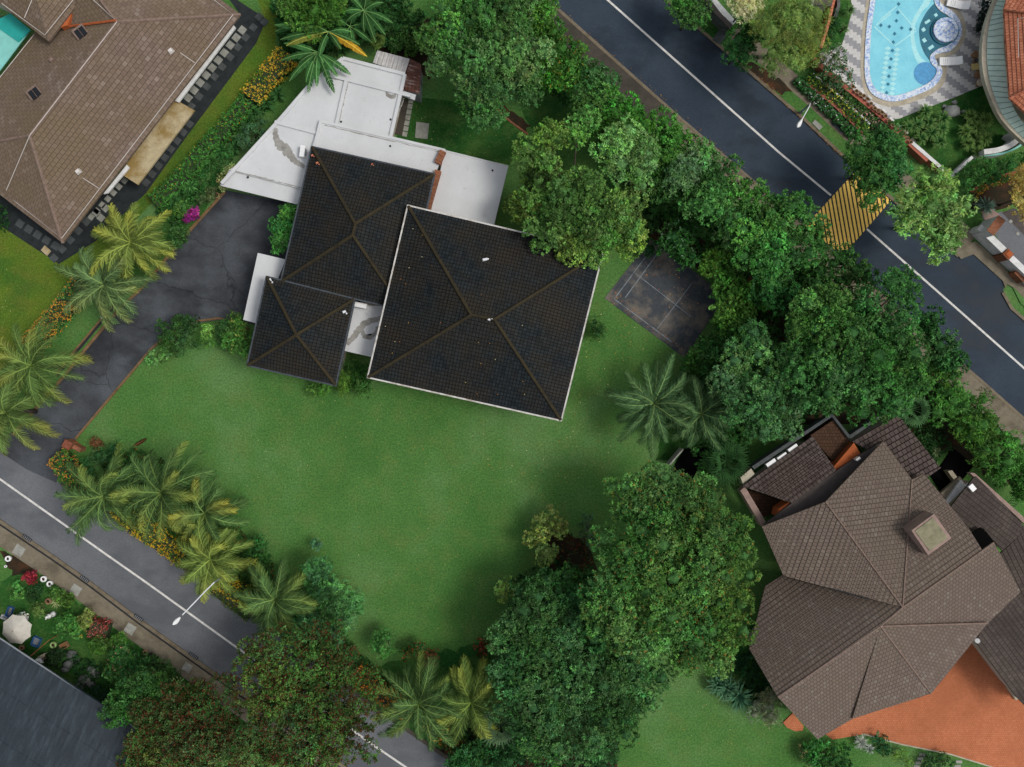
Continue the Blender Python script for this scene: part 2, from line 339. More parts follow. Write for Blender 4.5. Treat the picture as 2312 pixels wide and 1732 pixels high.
# ---------------------------------------------------------------- foliage
class Leaves:
    def __init__(s): s.V = []; s.C = []
    def quads(s, ctr, ax, nrm, ln, wd, col):
        """rhombic leaves: centre, long axis, normal, length, width, colour arrays"""
        ax = ax / (np.linalg.norm(ax, axis=1, keepdims=True) + 1e-9); sd_ = np.cross(nrm, ax); sd_ /= (np.linalg.norm(sd_, axis=1, keepdims=True) + 1e-9)
        ln = np.asarray(ln).reshape(-1, 1); wd = np.asarray(wd).reshape(-1, 1)
        V = np.stack([ctr - ax * ln * .5, ctr + sd_ * wd * .5 - ax * ln * .06, ctr + ax * ln * .5, ctr - sd_ * wd * .5 - ax * ln * .06], 1)
        s.V.append(V); s.C.append(np.repeat(col[:, None, :], 4, 1)); return s
    def raw(s, V, C): s.V.append(np.asarray(V, float)); s.C.append(np.asarray(C, float)); return s
    def build(s, name, parent=None, loc=None, mat='leaf', **tg):
        V = np.concatenate(s.V); C = np.concatenate(s.C); n = len(V); o_ = org(parent, loc)
        me = bpy.data.meshes.new(name); me.vertices.add(n * 4); me.loops.add(n * 4); me.polygons.add(n)
        me.vertices.foreach_set('co', (V.reshape(-1, 3) - np.array(o_)).astype(np.float32).ravel())
        me.loops.foreach_set('vertex_index', np.arange(n * 4, dtype=np.int32))
        me.polygons.foreach_set('loop_start', np.arange(0, n * 4, 4, dtype=np.int32))
        try: me.polygons.foreach_set('loop_total', np.full(n, 4, dtype=np.int32))
        except Exception: pass
        at = me.color_attributes.new('Col', 'FLOAT_COLOR', 'POINT')
        at.data.foreach_set('color', np.concatenate([np.clip(C.reshape(-1, 3), .002, .9), np.ones((n * 4, 1))], 1).astype(np.float32).ravel())
        me.materials.append(M[mat]); me.update(calc_edges=True); o = bpy.data.objects.new(name, me)
        if parent is None: o.location = o_
        put(o, parent); return tag(o, **tg)
def unit(n, up=-1.0):
    d = rng.normal(size=(n, 3)); d /= np.linalg.norm(d, axis=1, keepdims=True)
    if up > -1: d[:, 2] = np.where(d[:, 2] < up, -d[:, 2] * rng.random(n), d[:, 2]); d /= np.linalg.norm(d, axis=1, keepdims=True)
    return d
def tufts(L, T, N, col, leaf=.3, per=11, tr=.32, jit=.34, mix=None, mixf=.0, wide=.55):
    """T tuft centres, N outward normals: a spray of leaves on each"""
    n = len(T)
    if n == 0: return
    bc = np.array(col)[None] * (1 + rng.normal(0, jit, (n, 1))).clip(.45, 1.8) * (1 + rng.normal(0, .08, (n, 3)))
    pt = np.clip(mixf * rng.choice([.25, 1.0, 2.2], n), 0, .95)
    T = np.repeat(T, per, 0); Nn = np.repeat(N, per, 0); bc = np.repeat(bc, per, 0); m_ = n * per
    if mix is not None:
        sel = rng.random(m_) < np.repeat(pt, per); bc[sel] = np.array(mix)[None] * (1 + rng.normal(0, .25, (sel.sum(), 1))).clip(.4, 1.8)
    d = Nn * .7 + unit(m_) * .9; d /= np.linalg.norm(d, axis=1, keepdims=True)
    rad = tr * rng.random((m_, 1)) ** .5; c = T + d * rad
    ax = d + rng.normal(0, .5, (m_, 3)); ax[:, 2] -= .15; nrm = Nn * .6 + np.array([0, 0, .7]) + rng.normal(0, .45, (m_, 3))
    ll = leaf * (.7 + .6 * rng.random(m_)); cc = bc * (1 + rng.normal(0, .16, (m_, 1))).clip(.5, 1.6)
    L.quads(c, ax, nrm, ll, ll * wide, cc)
ICO = None; DENS = 1.7; LSC = .78; GAIN = 1.42
def ico():
    global ICO
    if ICO is None:
        t = (1 + 5 ** .5) / 2; v = np.array([[-1, t, 0], [1, t, 0], [-1, -t, 0], [1, -t, 0], [0, -1, t], [0, 1, t], [0, -1, -t], [0, 1, -t], [t, 0, -1], [t, 0, 1], [-t, 0, -1], [-t, 0, 1]], float); v /= np.linalg.norm(v[0])
        f = [(0, 11, 5), (0, 5, 1), (0, 1, 7), (0, 7, 10), (0, 10, 11), (1, 5, 9), (5, 11, 4), (11, 10, 2), (10, 7, 6), (7, 1, 8), (3, 9, 4), (3, 4, 2), (3, 2, 6), (3, 6, 8), (3, 8, 9), (4, 9, 5), (2, 4, 11), (6, 2, 10), (8, 6, 7), (9, 8, 1)]
        ICO = np.array([[v[a], v[b], v[c], (v[c] + v[a]) / 2] for a, b, c in f])
    return ICO
def lobes_on(cx, cy, cz, R, sq, r2, jitter=.22, lowz=-.12):
    n = max(4, int(1.5 * 2 * math.pi * R * R * (.55 + .45 * sq) / (math.pi * r2 * r2) * .9)); out = []
    ga = math.pi * (3 - 5 ** .5); off = rng.random() * 7
    for i in range(n):
        z = 1 - (1 - lowz) * (i + .5) / n; a = ga * i + off; rr = (1 - z * z) ** .5; k = 1 + rng.normal(0, jitter)
        out.append((cx + R * rr * math.cos(a) * k, cy + R * rr * math.sin(a) * k, cz + R * sq * z * k, r2 * rng.uniform(.7, 1.3)))
    return out
def crown(L, lobes, col, leaf, tr, per, lobejit=.2, dens=1.0, sqz=.85, core=True, **kw):
    for (x, y, z, r, mf) in lobes:
        lc = np.array(col) * mf * (1 + rng.normal(0, lobejit)) * (1 + rng.normal(0, .05, 3))
        n = max(6, int(DENS * dens * 2.1 * r * r / (tr * tr))); d = unit(n, -.25)
        T = np.array([x, y, z]) + d * np.array([r, r, r * sqz]) * np.where(rng.random((n, 1)) < .3, .62 + .2 * rng.random((n, 1)), .88 + .18 * rng.random((n, 1)))
        tufts(L, T, d, lc.clip(.004, .8), leaf, per, tr, **kw)
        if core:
            Q = ico() * np.array([r, r, r * sqz]) * .56 + np.array([x, y, z]); L.raw(Q, np.full((20, 4, 3), 1.) * np.array(col) * .8)  # core tinted darker than its leaves, inner crown shade put into colour
def limbs(mb, base, tops, r0, zb):
    b = Vector(base); c = Vector((b.x, b.y, zb)); mb.tube([b, b + (c - b) * .5 + Vector((.06, .04, 0)), c], [r0 * 1.25, r0, r0 * .85], 10)
    for t in tops:
        t = Vector(t); md = c.lerp(t, .5) + Vector((0, 0, -.15 * (t - c).length)); mb.tube([c - Vector((0, 0, .3)), md, t], [r0 * .6, r0 * .4, r0 * .12], 6)
LEAFN = [0]
def tree(name, label, cat, masses, ztop, col, leaf=.30, tr=.34, per=11, r2=1.15, group=None, sq=.68, dens=1.0, trunk=True, ground=0, **kw):
    r2_ = r2 * .80; lob = []; cs = []; leaf *= LSC; tr *= .82; col = tuple(c * GAIN for c in col)
    for mss in masses:
        px, py, rp = mss[:3]; dz = mss[3] if len(mss) > 3 else 0
        zt = ztop - dz; R = rp / S * (H - zt) / H; zc = zt - R * sq; r2 = r2_; Rin = max(.3, R - r2 * .75)
        if zc < ground + .3: zc = ground + max(.25, R * .35)
        c = P(px, py, zc + R * sq * .4); cs.append((c.x, c.y, zc, R))
        if R < r2 * 1.15: lob.append((c.x, c.y, zc, R * .9, 1.)); continue
        mf = rng.uniform(.78, 1.25) * np.array([rng.uniform(.92, 1.28), 1, rng.uniform(.72, 1.0)])
        lob += [l + (mf,) for l in lobes_on(c.x, c.y, zc, Rin, sq, r2)]
    bx = sum(c[0] * c[3] for c in cs) / sum(c[3] for c in cs); by = sum(c[1] * c[3] for c in cs) / sum(c[3] for c in cs)
    t = thing(name, label, cat, (bx, by, ground), group)
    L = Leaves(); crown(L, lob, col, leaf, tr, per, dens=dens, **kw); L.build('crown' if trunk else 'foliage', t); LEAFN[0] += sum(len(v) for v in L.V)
    mb = MB(); zb = max(.25, min(c[2] for c in cs) * .6 + ground * .4); Rm = max(c[3] for c in cs)
    tops = [(c[0], c[1], c[2]) for c in cs] + [(l[0], l[1], l[2]) for l in lob[::max(1, len(lob) // 7)]]
    limbs(mb, (bx, by, ground), tops, max(.03, .06 * Rm), zb); mb.build('trunk' if trunk else 'stem', 'bark', t, smooth=True)
    return t
def hedge(label, path, wpx, hgt, col, flower, ff, group=None, leaf=.16, name='hedge', patch=.5):
    a = [P(x, y, hgt) for x, y in path]; L = Leaves(); w = wpx / S / 2; col = tuple(c * 1.45 for c in col); flower = tuple(c * 2.0 for c in flower)
    T = []; N = []; 
    for i in range(len(a) - 1):
        d = a[i + 1] - a[i]; ln = d.length; d.normalize(); n = Vector((-d.y, d.x, 0)); k = int(ln * (2 * w + 2 * hgt) * 26)
        for _ in range(k):
            s_ = rng.random() * ln; q = rng.uniform(-1, 1) * (w + hgt * .6); b = a[i] + d * s_
            if abs(q) <= w: T.append(b + n * q + Vector((0, 0, rng.normal(0, .08) - .12 * (abs(q) / w) ** 3))); N.append((n.x * q / w * .3, n.y * q / w * .3, 1))
            else:
                sg = 1 if q > 0 else -1; dep = (abs(q) - w) / .6; T.append(b + n * sg * (w + rng.normal(0, .06)) - Vector((0, 0, dep))); N.append((n.x * sg, n.y * sg, .3))
    T = np.array([tuple(t) for t in T]); N = np.array(N)
    ph = np.sin(T[:, 0] * 1.1 + 1.3 * np.sin(T[:, 1] * .8)) * .5 + .5 * np.sin(T[:, 1] * 1.7 + T[:, 0] * .6 + 2)
    hot = (ph > (1 - 2 * patch)) & (T[:, 2] > hgt * .5)
    tufts(L, T[~hot], N[~hot], col, leaf, 6, .14, mix=flower, mixf=ff * .25)
    tufts(L, T[hot], N[hot], col, leaf * .8, 6, .14, mix=flower, mixf=ff)
    base = P(path[0][0], path[0][1], 0); t = thing(name, label, 'hedge', (base.x, base.y, 0), group)
    L.build('foliage', t); LEAFN[0] += len(T) * 6
    mb = MB()
    for i in range(len(a) - 1):
        d = (a[i + 1] - a[i]).normalized(); n = Vector((-d.y, d.x, 0)) * (w * .85); mb.prism([a[i] + n, a[i + 1] + n, a[i + 1] - n, a[i] - n], 0.01 + .003 * i, hgt - .15 - .004 * i)
    mb.build('branches', M['hedge_core'], t); return t
M['hedge_core'] = simple('hedge_twigs', (.03, .045, .018), .4, 6)
def frond_mesh(L, c, az, ln, elev, droop, col, side, hang=.45, nl=30, lw=.10, llen=.8, tipcol=None, curl=0.):
    u = np.linspace(0, 1, 15); ang = elev - droop * u ** 1.3; azs = az + curl * u * u; ds = ln / 14
    p = np.array(c, float); pts = [p.copy()]
    for i in range(14):
        p = p + ds * np.array([math.cos(ang[i]) * math.cos(azs[i]), math.cos(ang[i]) * math.sin(azs[i]), math.sin(ang[i])]); pts.append(p.copy())
    pts = np.array(pts); V = []; C = []
    col = np.array(col) * 1.05; tip = np.array(tipcol if tipcol is not None else col); rib = col * 1.7 + np.array([.09, .08, .01])
    for i in range(14):
        d = pts[i + 1] - pts[i]; sd_ = np.cross(d, [0, 0, 1]); sd_ /= np.linalg.norm(sd_) + 1e-9; w0, w1 = .055 * (1 - i / 16), .055 * (1 - (i + 1) / 16); up = np.array([0, 0, .03])
        V.append([pts[i] - sd_ * w0 + up, pts[i] + sd_ * w0 + up, pts[i + 1] + sd_ * w1 + up, pts[i + 1] - sd_ * w1 + up]); C.append([rib] * 4)
    for sgn in (-1, 1):
        for k in range(nl):
            t = .12 + .87 * (k + rng.random() * .6) / nl; f = t * 14; i = min(13, int(f)); b = pts[i] + (pts[i + 1] - pts[i]) * (f - i)
            d = pts[i + 1] - pts[i]; d = d / np.linalg.norm(d); sd_ = np.cross(d, [0, 0, 1]); sd_ /= np.linalg.norm(sd_) + 1e-9
            l_ = llen * (math.sin(math.pi * (.12 + .8 * t)) ** .7) * rng.uniform(.85, 1.12); fw = .6 + 1.3 * t
            dr = sd_ * sgn + d * fw; dr /= np.linalg.norm(dr); h1 = hang * rng.uniform(.6, 1.4)
            q1 = b + dr * l_ * .5 + np.array([0, 0, .06 - h1 * .15 * l_]); q2 = b + dr * l_ * .95 + np.array([0, 0, -h1 * .8 * l_])
            wv = d * lw * .5; cc = (col * (1 - t ** 2 * .8) + tip * (t ** 2 * .8)) * rng.uniform(.45, 1.5)
            V.append([b - wv, b + wv, q1 + wv * .9, q1 - wv * .9]); C.append([cc] * 4); V.append([q1 - wv * .9, q1 + wv * .9, q2 + wv * .2, q2 - wv * .2]); C.append([cc, cc, cc * 1.15, cc * 1.15])
    L.raw(V, C)
def palm(label, px, py, rp, z, col, tip, group, nf=19, name='coconut_palm', hang=.5, bias=0., wind=None, llen=1.0):
    z *= .62; col = tuple(q * .96 for q in col); c = P(px, py, z); t = thing(name, label, 'palm tree', (c.x, c.y, 0), group)
    ln = rp / S * (H - z) / H * 1.12; off = rng.random() * 6
    nf += 4
    for k in range(nf):
        az = off + k * 2.39996 + rng.normal(0, .26); lev = k / nf
        e = R_(64) - lev * R_(66) + rng.normal(0, .14); dr = R_(80) + rng.normal(0, .22)
        cr = .55 + .45 * math.sin(min(1, lev * 1.3 + .25) * math.pi / 2); cv = rng.normal(0, .55)
        if wind is not None: az += .35 * math.sin(wind - az)
        L = Leaves(); cc = np.array(col) * rng.uniform(.75, 1.25)
        tp = np.array(tip) if rng.random() < .42 else cc
        frond_mesh(L, (c.x, c.y, z - .3 * lev), az, ln * cr * rng.uniform(.82, 1.15), e, dr, cc, 0, hang=hang, tipcol=tp, curl=cv, llen=llen)
        L.build('frond', t)
    mb = MB(); mb.tube([(c.x, c.y, 0), (c.x + .12, c.y + .05, z * .5), (c.x, c.y, z - .1)], [.26, .17, .15], 9)
    mb.build('trunk', 'bark', t, smooth=True); L = Leaves(); d = unit(30, 0); L.quads(np.array([c.x, c.y, z]) + d * .25, d, unit(30), np.full(30, .5), np.full(30, .12), np.tile(np.array(col) * 1.3, (30, 1))); L.build('crown_shaft', t)
    return t
def blades(L, c, r, n, col, w=.07, up=.9, droop=.8, jit=.35, tip=None):
    V = []; C = []
    for k in range(n):
        az = rng.random() * 6.283; e = math.asin(min(.97, rng.random() ** .7 * up)); l_ = r * rng.uniform(.85, 1.15)
        d = np.array([math.cos(az) * math.cos(e), math.sin(az) * math.cos(e), math.sin(e)]); s_ = np.array([-math.sin(az), math.cos(az), 0])
        a = np.array(c, float); b = a + d * l_ * .55; e2 = b + d * l_ * .45 - np.array([0, 0, droop * .3 * l_]); cc = np.array(col) * (1 + rng.normal(0, jit)); ct = np.array(tip) if tip is not None else cc * 1.25
        V.append([a - s_ * w * .35, a + s_ * w * .35, b + s_ * w * .5, b - s_ * w * .5]); C.append([cc * .9, cc * .9, cc, cc]); V.append([b - s_ * w * .5, b + s_ * w * .5, e2 + s_ * w * .08, e2 - s_ * w * .08]); C.append([cc, cc, ct, ct])
    L.raw(V, C)
def rosette(name, label, cat, px, py, rp, col, n=70, w=.07, group=None, z=.35, tip=None, up=.95, heads=None):
    c = P(px, py, z); t = thing(name, label, cat, (c.x, c.y, 0), group); L = Leaves()
    for (hx, hy, hr) in (heads or [(px, py, rp)]):
        h_ = P(hx, hy, z); blades(L, (h_.x, h_.y, z), hr / S, n, col, w, tip=tip, up=up)
    L.build('leaves', t); mb = MB(); mb.tube([(c.x, c.y, 0), (c.x, c.y, z * .5), (c.x, c.y, z)], [.09, .08, .07], 7); mb.build('stem', 'bark', t); return t
ORD = ['first', 'second', 'third', 'fourth', 'fifth', 'sixth', 'seventh', 'eighth', 'ninth', 'tenth', 'eleventh', 'twelfth', 'thirteenth', 'fourteenth', 'fifteenth', 'sixteenth', 'seventeenth', 'eighteenth', 'nineteenth', 'twentieth']

def inpoly(x, y, poly):
    ins = False; j = len(poly) - 1
    for i in range(len(poly)):
        if (poly[i][1] > y) != (poly[j][1] > y) and x < (poly[j][0] - poly[i][0]) * (y - poly[i][1]) / (poly[j][1] - poly[i][1]) + poly[i][0]: ins = not ins
        j = i
    return ins
def undergrowth(label, poly, zmin, zmax, col, dens=9, leaf=.26, mix=None, mixf=0.):
    L = Leaves(); a = abs(area2(poly)) / 2 / S / S; n = int(a * dens); T = []; xs = [p[0] for p in poly]; ys = [p[1] for p in poly]
    while len(T) < n:
        x, y = rng.uniform(min(xs), max(xs)), rng.uniform(min(ys), max(ys))
        if not inpoly(x, y, poly): continue
        h = .5 + .5 * math.sin(x * .062 + 2 * math.sin(y * .041)) * math.sin(y * .055 + 1.7 * math.sin(x * .037)); z = zmin + (zmax - zmin) * h * rng.uniform(.75, 1.05); T.append(tuple(P(x, y, z)))
    T = np.array(T); N = np.tile([0, 0, 1.], (len(T), 1)) + rng.normal(0, .35, (len(T), 3)); tufts(L, T, N, col, leaf, 9, .3, jit=.4, mix=mix, mixf=mixf); LEAFN[0] += len(T) * 9
    return L.build('undergrowth', loc=(0, 0, 0), kind='stuff', label=label, cat='undergrowth')
# ================================================================ GROUND, ROADS, PATHS
mb = MB(); mb.sheet([(-420, -420), (420, -420), (420, 420), (-420, 420)], 0); mb.build('ground', 'lawn', kind='structure')
struct('dry_lawn', [(-200, 420), (0, 470), (140, 590), (200, 560), (330, 500), (290, 620), (150, 640), (40, 790), (-10, 960), (-200, 1000)], .006, 'lawn_yellow')
struct('side_lawn', [(560, -60), (640, -60), (620, 110), (440, 350), (250, 560), (180, 600), (130, 590), (470, 200), (600, 50)], .008, 'lawn_yellow')
struct('north_lawn', [(880, -60), (1230, -60), (1290, 60), (1190, 330), (905, 320), (960, 180), (900, 90)], .006, 'lawn')
struct('painted_shade_lawn', [(905, 215), (1120, 240), (1200, 330), (1150, 372), (895, 318)], .012, 'lawn_dark')  # darker grass sheet; shade on the lawn is put into its colour
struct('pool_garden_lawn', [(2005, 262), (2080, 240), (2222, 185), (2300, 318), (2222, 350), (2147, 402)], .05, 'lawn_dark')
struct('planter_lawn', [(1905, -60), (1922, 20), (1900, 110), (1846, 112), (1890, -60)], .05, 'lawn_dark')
struct('back_lawn', [(1400, 1520), (1700, 1480), (1850, 1670), (1830, 1800), (1340, 1800)], .006, 'lawn')
def bed(pts, z=.016, mat='soil'):
    o = []
    for i in range(len(pts)):
        a, b = pts[i], pts[(i + 1) % len(pts)]; n = max(2, int(math.hypot(b[0] - a[0], b[1] - a[1]) / 12))
        for k in range(n):
            t = k / n; j = 0 if k == 0 and len(pts) < 5 else 3.5; o.append((a[0] + (b[0] - a[0]) * t + rng.normal(0, j), a[1] + (b[1] - a[1]) * t + rng.normal(0, j)))
    return struct('garden_bed', o, z, mat)
bed([(1120, 243), (1140, 238), (1200, 285), (1190, 301)])
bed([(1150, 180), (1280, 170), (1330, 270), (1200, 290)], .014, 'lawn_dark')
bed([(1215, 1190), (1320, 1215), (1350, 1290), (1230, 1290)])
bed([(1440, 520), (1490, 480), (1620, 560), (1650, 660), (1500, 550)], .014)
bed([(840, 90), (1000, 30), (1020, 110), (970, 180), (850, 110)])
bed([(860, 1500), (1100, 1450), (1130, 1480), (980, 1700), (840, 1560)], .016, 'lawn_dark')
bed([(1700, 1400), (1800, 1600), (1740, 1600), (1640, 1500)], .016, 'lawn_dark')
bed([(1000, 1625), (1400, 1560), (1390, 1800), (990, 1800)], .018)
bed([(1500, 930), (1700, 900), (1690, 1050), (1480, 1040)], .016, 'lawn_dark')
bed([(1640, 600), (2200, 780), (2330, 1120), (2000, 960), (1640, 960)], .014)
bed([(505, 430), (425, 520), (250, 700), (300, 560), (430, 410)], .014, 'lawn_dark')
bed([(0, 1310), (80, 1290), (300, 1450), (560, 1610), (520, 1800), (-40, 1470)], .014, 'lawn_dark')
bed([(0, 1240), (50, 1262), (85, 1290), (30, 1300), (20, 1280)], .022, 'soil')
# roads
LE = [(1100, -130), (1242, 0), (1404, 145), (1534, 261), (1688, 394), (1872, 556), (2150, 800), (2214, 854), (2312, 941), (2450, 1063)]
RE = [(1380, -110), (1505, 3), (1563, 55), (1624, 107), (1760, 225), (1811, 269), (1910, 362), (2162, 581), (2262, 662), (2282, 698), (2312, 724), (2450, 840)]
UC = [(1210, -141), (1372, 0), (1760, 345), (1876, 441)]; UC2 = [(1957, 517), (2119, 660), (2312, 831), (2420, 927)]
struct('upper_road', LE + RE[::-1], .02, 'asphalt_blue')
struct('gate_apron_asphalt', [(2150, 572), (2198, 574), (2266, 634), (2266, 664), (2240, 650)], .024, 'asphalt_blue')
LN = [(-150, 890), (0, 997), (127, 1086), (185, 1124), (301, 1205), (429, 1298), (492, 1345), (622, 1432), (826, 1588), (1029, 1730), (1200, 1850)]
LS = [(-150, 1068), (0, 1173), (70, 1220), (125, 1257), (200, 1310), (319, 1400), (469, 1507), (516, 1540), (780, 1730), (900, 1818)]
LC = [(-150, 978), (0, 1082), (240, 1252), (337, 1320), (561, 1481), (838, 1679), (916, 1732), (1060, 1830)]
struct('lower_road', LN + LS[::-1], .02, 'asphalt_grey')
struct('driveway', [(-150, 960), (0, 990), (60, 955), (139, 860), (269, 701), (426, 527), (512, 430), (720, 470), (700, 620), (600, 740), (560, 730), (521, 727), (492, 723), (443, 730), (385, 750), (345, 790), (327, 808), (171, 993), (150, 1015), (140, 1045), (127, 1090), (60, 1060), (0, 1020), (-150, 930)], .026, 'asphalt_drive')
for nm_, path in (('centre_line', UC), ('centre_line', UC2), ('centre_line', LC)):
    mb = MB(); strip(mb, path, .095, -.095, None, .034); mb.build(nm_, 'paint', kind='structure')
# hatched yellow speed strip
def clip_half(poly, a, b):
    out = []; s = lambda p: (b[0] - a[0]) * (p[1] - a[1]) - (b[1] - a[1]) * (p[0] - a[0])
    for i in range(len(poly)):
        p, q = poly[i], poly[(i + 1) % len(poly)]; sp_, sq = s(p), s(q)
        if sp_ >= 0: out.append(p)
        if (sp_ >= 0) != (sq >= 0): t = sp_ / (sp_ - sq); out.append((p[0] + (q[0] - p[0]) * t, p[1] + (q[1] - p[1]) * t))
    return out
quad = [tuple(P(*q)[:2]) for q in ((1816, 512), (1903, 577), (2013, 451), (1934, 384))]
if area2(quad) < 0: quad = quad[::-1]
mb = MB(); mb.sheet(quad, .030); mb.build('crossing_asphalt', simple('dark_patch', (.03, .03, .028), .3, 8), kind='structure')
mb = MB()
for k in range(24):
    x0 = 1801 + k * 9.25; st_ = [tuple(P(*q)[:2]) for q in ((x0 - 22, 350), (x0 + 23, 610), (x0 + 28.9, 610), (x0 - 16.1, 350))]
    if area2(st_) < 0: st_ = st_[::-1]
    for i in range(4): st_ = clip_half(st_, quad[i], quad[(i + 1) % 4]) if len(st_) > 2 else st_
    if len(st_) > 2: mb.sheet(st_, .038)
mb.build('yellow_hatching', 'yellow_paint', kind='structure')
# kerbs and pavements
def kerb(name, path, a, b, z, mat='kerb'):
    mb = MB(); strip(mb, path, a, b, 0.0, z); return mb.build(name, mat, kind='structure')
kerb('kerb', LE, 0, -.28, .14); kerb('kerb', RE[:8], 0, .28, .14); kerb('kerb', RE[8:], 0, .28, .14)
kerb('pavement', LE[:4], -.28, -2.2, .12, 'path_dark'); kerb('pavement', LE[3:5], -.28, -2.0, .12, 'path'); kerb('pavement', LE[4:], -.28, -2.3, .12, 'path')
kerb('verge', RE[3:8], .28, 1.35, .11, 'lawn'); kerb('verge', RE[:4], .28, 3.0, .11, 'lawn_dark'); kerb('pavement', RE[3:8], 1.35, 2.85, .12, 'path')
bed([(1684, 145), (1700, 140), (1790, 205), (1765, 215), (1740, 200), (1700, 172)], .135)
struct('gate_pavement', [(2150, 560), (2202, 545), (2217, 555), (2283, 620), (2270, 650), (2264, 634), (2198, 574), (2170, 585)], .13, 'path', 0)
kerb('verge', [(2275, 640), (2300, 690), (2330, 715), (2450, 815)], .28, 2.0, .11, 'lawn'); 
struct('gate_path', [(2283, 615), (2330, 655), (2330, 690), (2290, 650), (2272, 640)], .125, 'path', 0)
kerb('kerb', LS, 0, -.32, .14); kerb('drain', LS, -.32, -.5, .05, 'grate'); kerb('pavement', LS, -.5, -2.1, .11, 'path')
kerb('kerb', [(136, 1095), (185, 1124), (301, 1205), (429, 1298), (492, 1345), (622, 1432), (826, 1588), (1029, 1730), (1200, 1850)], .0, .36, .13, 'path_dark')
kerb('kerb', [(510, 434), (426, 527), (319, 655), (269, 701), (185, 802), (139, 860), (100, 905), (30, 985)], 0, -.26, .12, 'kerb_orange')
kerb('drain', [(260, 694), (176, 795), (130, 853)], 0, -.3, .03, 'grate')
kerb('kerb', [(256, 690), (172, 790), (126, 848)], 0, -.16, .10, 'kerb_orange')
kerb('kerb', [(171, 993), (327, 808), (345, 787), (368, 768), (400, 745), (443, 728), (492, 721), (521, 726), (560, 745)], .0, .2, .12, 'kerb_orange')
kerb('kerb', [(1120, 248), (1150, 275), (1191, 305)], 0, .18, .1, 'brick')
# things let into the ground
for k, (x, y) in enumerate([(61, 1215), (191, 1307), (313, 1395), (437, 1481), (174, 1116), (300, 1207)]):
    lab = ['kerb grating nearest the left edge on the garden side', 'kerb grating above the grey slab by the two white pots', 'kerb grating beside the middle grey path slab', 'kerb grating beside the lowest grey path slab', 'kerb grating under the corner hedge beside the driveway mouth', 'kerb grating under the palms on the lawn side'][k]
    c = P(x, y, .14); a = math.atan2(-(.71), 1); t = thing('drain_grating', 'black iron ' + lab, 'grating', (c.x, c.y, .14), 'kerb gratings along the lower road')
    m1 = MB(); m1.box((c.x, c.y, .14), (.95, .3, .02), a); m1.build('frame', 'grate', t); m2 = MB()
    for j in range(5): m2.box((c.x + (j - 2) * .17 * math.cos(a), c.y + (j - 2) * .17 * math.sin(a), .16), (.05, .26, .02), a)
    m2.build('bars', 'metal_grey', t)
for k, (x, y, w, lab) in enumerate([(43, 1243, 23, 'near the white pot at the left edge'), (171, 1332, 22, 'right of the two white pots'), (294, 1420, 22, 'beside the red leaved bush'), (423, 1507, 19, 'with a red spot, nearest the flame trees')]):
    c = P(x, y, .12); t = thing('cover_slab', 'square grey concrete cover slab ' + lab, 'slab', (c.x, c.y, .12), 'cover slabs in the lower pavement')
    m1 = MB(); m1.box((c.x, c.y, .12), (w / S, w / S, .025), -.55); m1.build('slab', 'stone_pale', t); m1 = MB(); m1.box((c.x, c.y, .146), (w / S * .9, .03, .003), -.55); m1.build('joint', 'metal_grey', t)
def slab(name, label, cat, pts, z, h, mat, group=None):
    mb = MB(); c = P(*pts[0], z); mb.prism(PP(pts, z + h), z, z + h); return mb.build(name, mat, loc=(c.x, c.y, z), label=label, cat=cat, group=group)
slab('cover_slab', 'long pale grey slab lying in the grass verge by the street lamp', 'slab', [(1834, 278), (1840, 270), (1858, 286), (1850, 294)], .11, .08, 'stone_pale')
slab('cover_slab', 'square grey slab set in the pavement below the terraced planters', 'slab', [(1877, 280), (1888, 268), (1912, 290), (1900, 303)], .12, .03, 'stone_dark')
slab('cover_slab', 'weathered square concrete cover in the lawn behind the villa', 'slab', [(937, 311), (940, 275), (969, 279), (965, 314)], .012, .06, 'stone_pale')
slab('cover_slab', 'square concrete cover with yellow rim in the gravel by the brown house corner', 'slab', [(92, 565), (101, 554), (115, 567), (106, 578)], .03, .06, 'stained_slab')
slab('inspection_chamber', 'dark square chamber cover with concrete rim beside the upper road', 'cover', [(1608, 90), (1622, 68), (1640, 82), (1626, 101)], .11, .05, 'stone_dark')
# badminton court
struct('court', [(1365, 673), (1470, 540), (1640, 668), (1545, 808)], .05, 'court', 0)
def cl(a, b, w=.08): 
    mb = MB(); strip(mb, [a, b], w / 2, -w / 2, None, .056); mb.build('court_line', 'court_line', kind='structure')
cl((1474, 558), (1387, 675)); cl((1387, 675), (1517, 772)); cl((1486, 570), (1411, 673)); 
mb = MB(); strip(mb, [(1432, 615), (1560, 715)], .03, -.03, None, .0605); strip(mb, [(1562, 640), (1484, 742)], .03, -.03, None, .0645); mb.build('court_line', 'court_line', kind='structure')
# gravel band with paving stones round the brown house
struct('gravel', [(505, -20), (602, 43), (578, 98), (420, 310), (330, 435), (215, 545), (133, 596), (-60, 470), (-60, 390), (142, 540), (300, 360), (540, 30)], .03, 'dark_pave', 0)
mb_n = [0]
def pstone(x, y, w, rot, mat, label, group):
    c = P(x, y, .03); mb = MB(); mb.box((c.x, c.y, .03), (w / S, w / S, .03), rot, taper=.97); mb.build('paving_stone', mat, loc=(c.x, c.y, .03), label=label, cat='paving stone', group=group)
for k in range(10):
    t = k / 9; pstone(547 + (425 - 547) * t, 68 + (221 - 68) * t, 16, .9, 'stone_pale', f'pale paving stone, {ORD[k]} from the top in the clean row beside the white ledge', 'pale stones beside the white ledge')
for k in range(9):
    t = k / 8; pstone(572 + (432 - 572) * t, 62 + (240 - 62) * t, 15, .9, 'stone_dark', f'dark wet paving stone, {ORD[k]} from the top in the outer row by the side lawn', 'dark stones of the outer row')
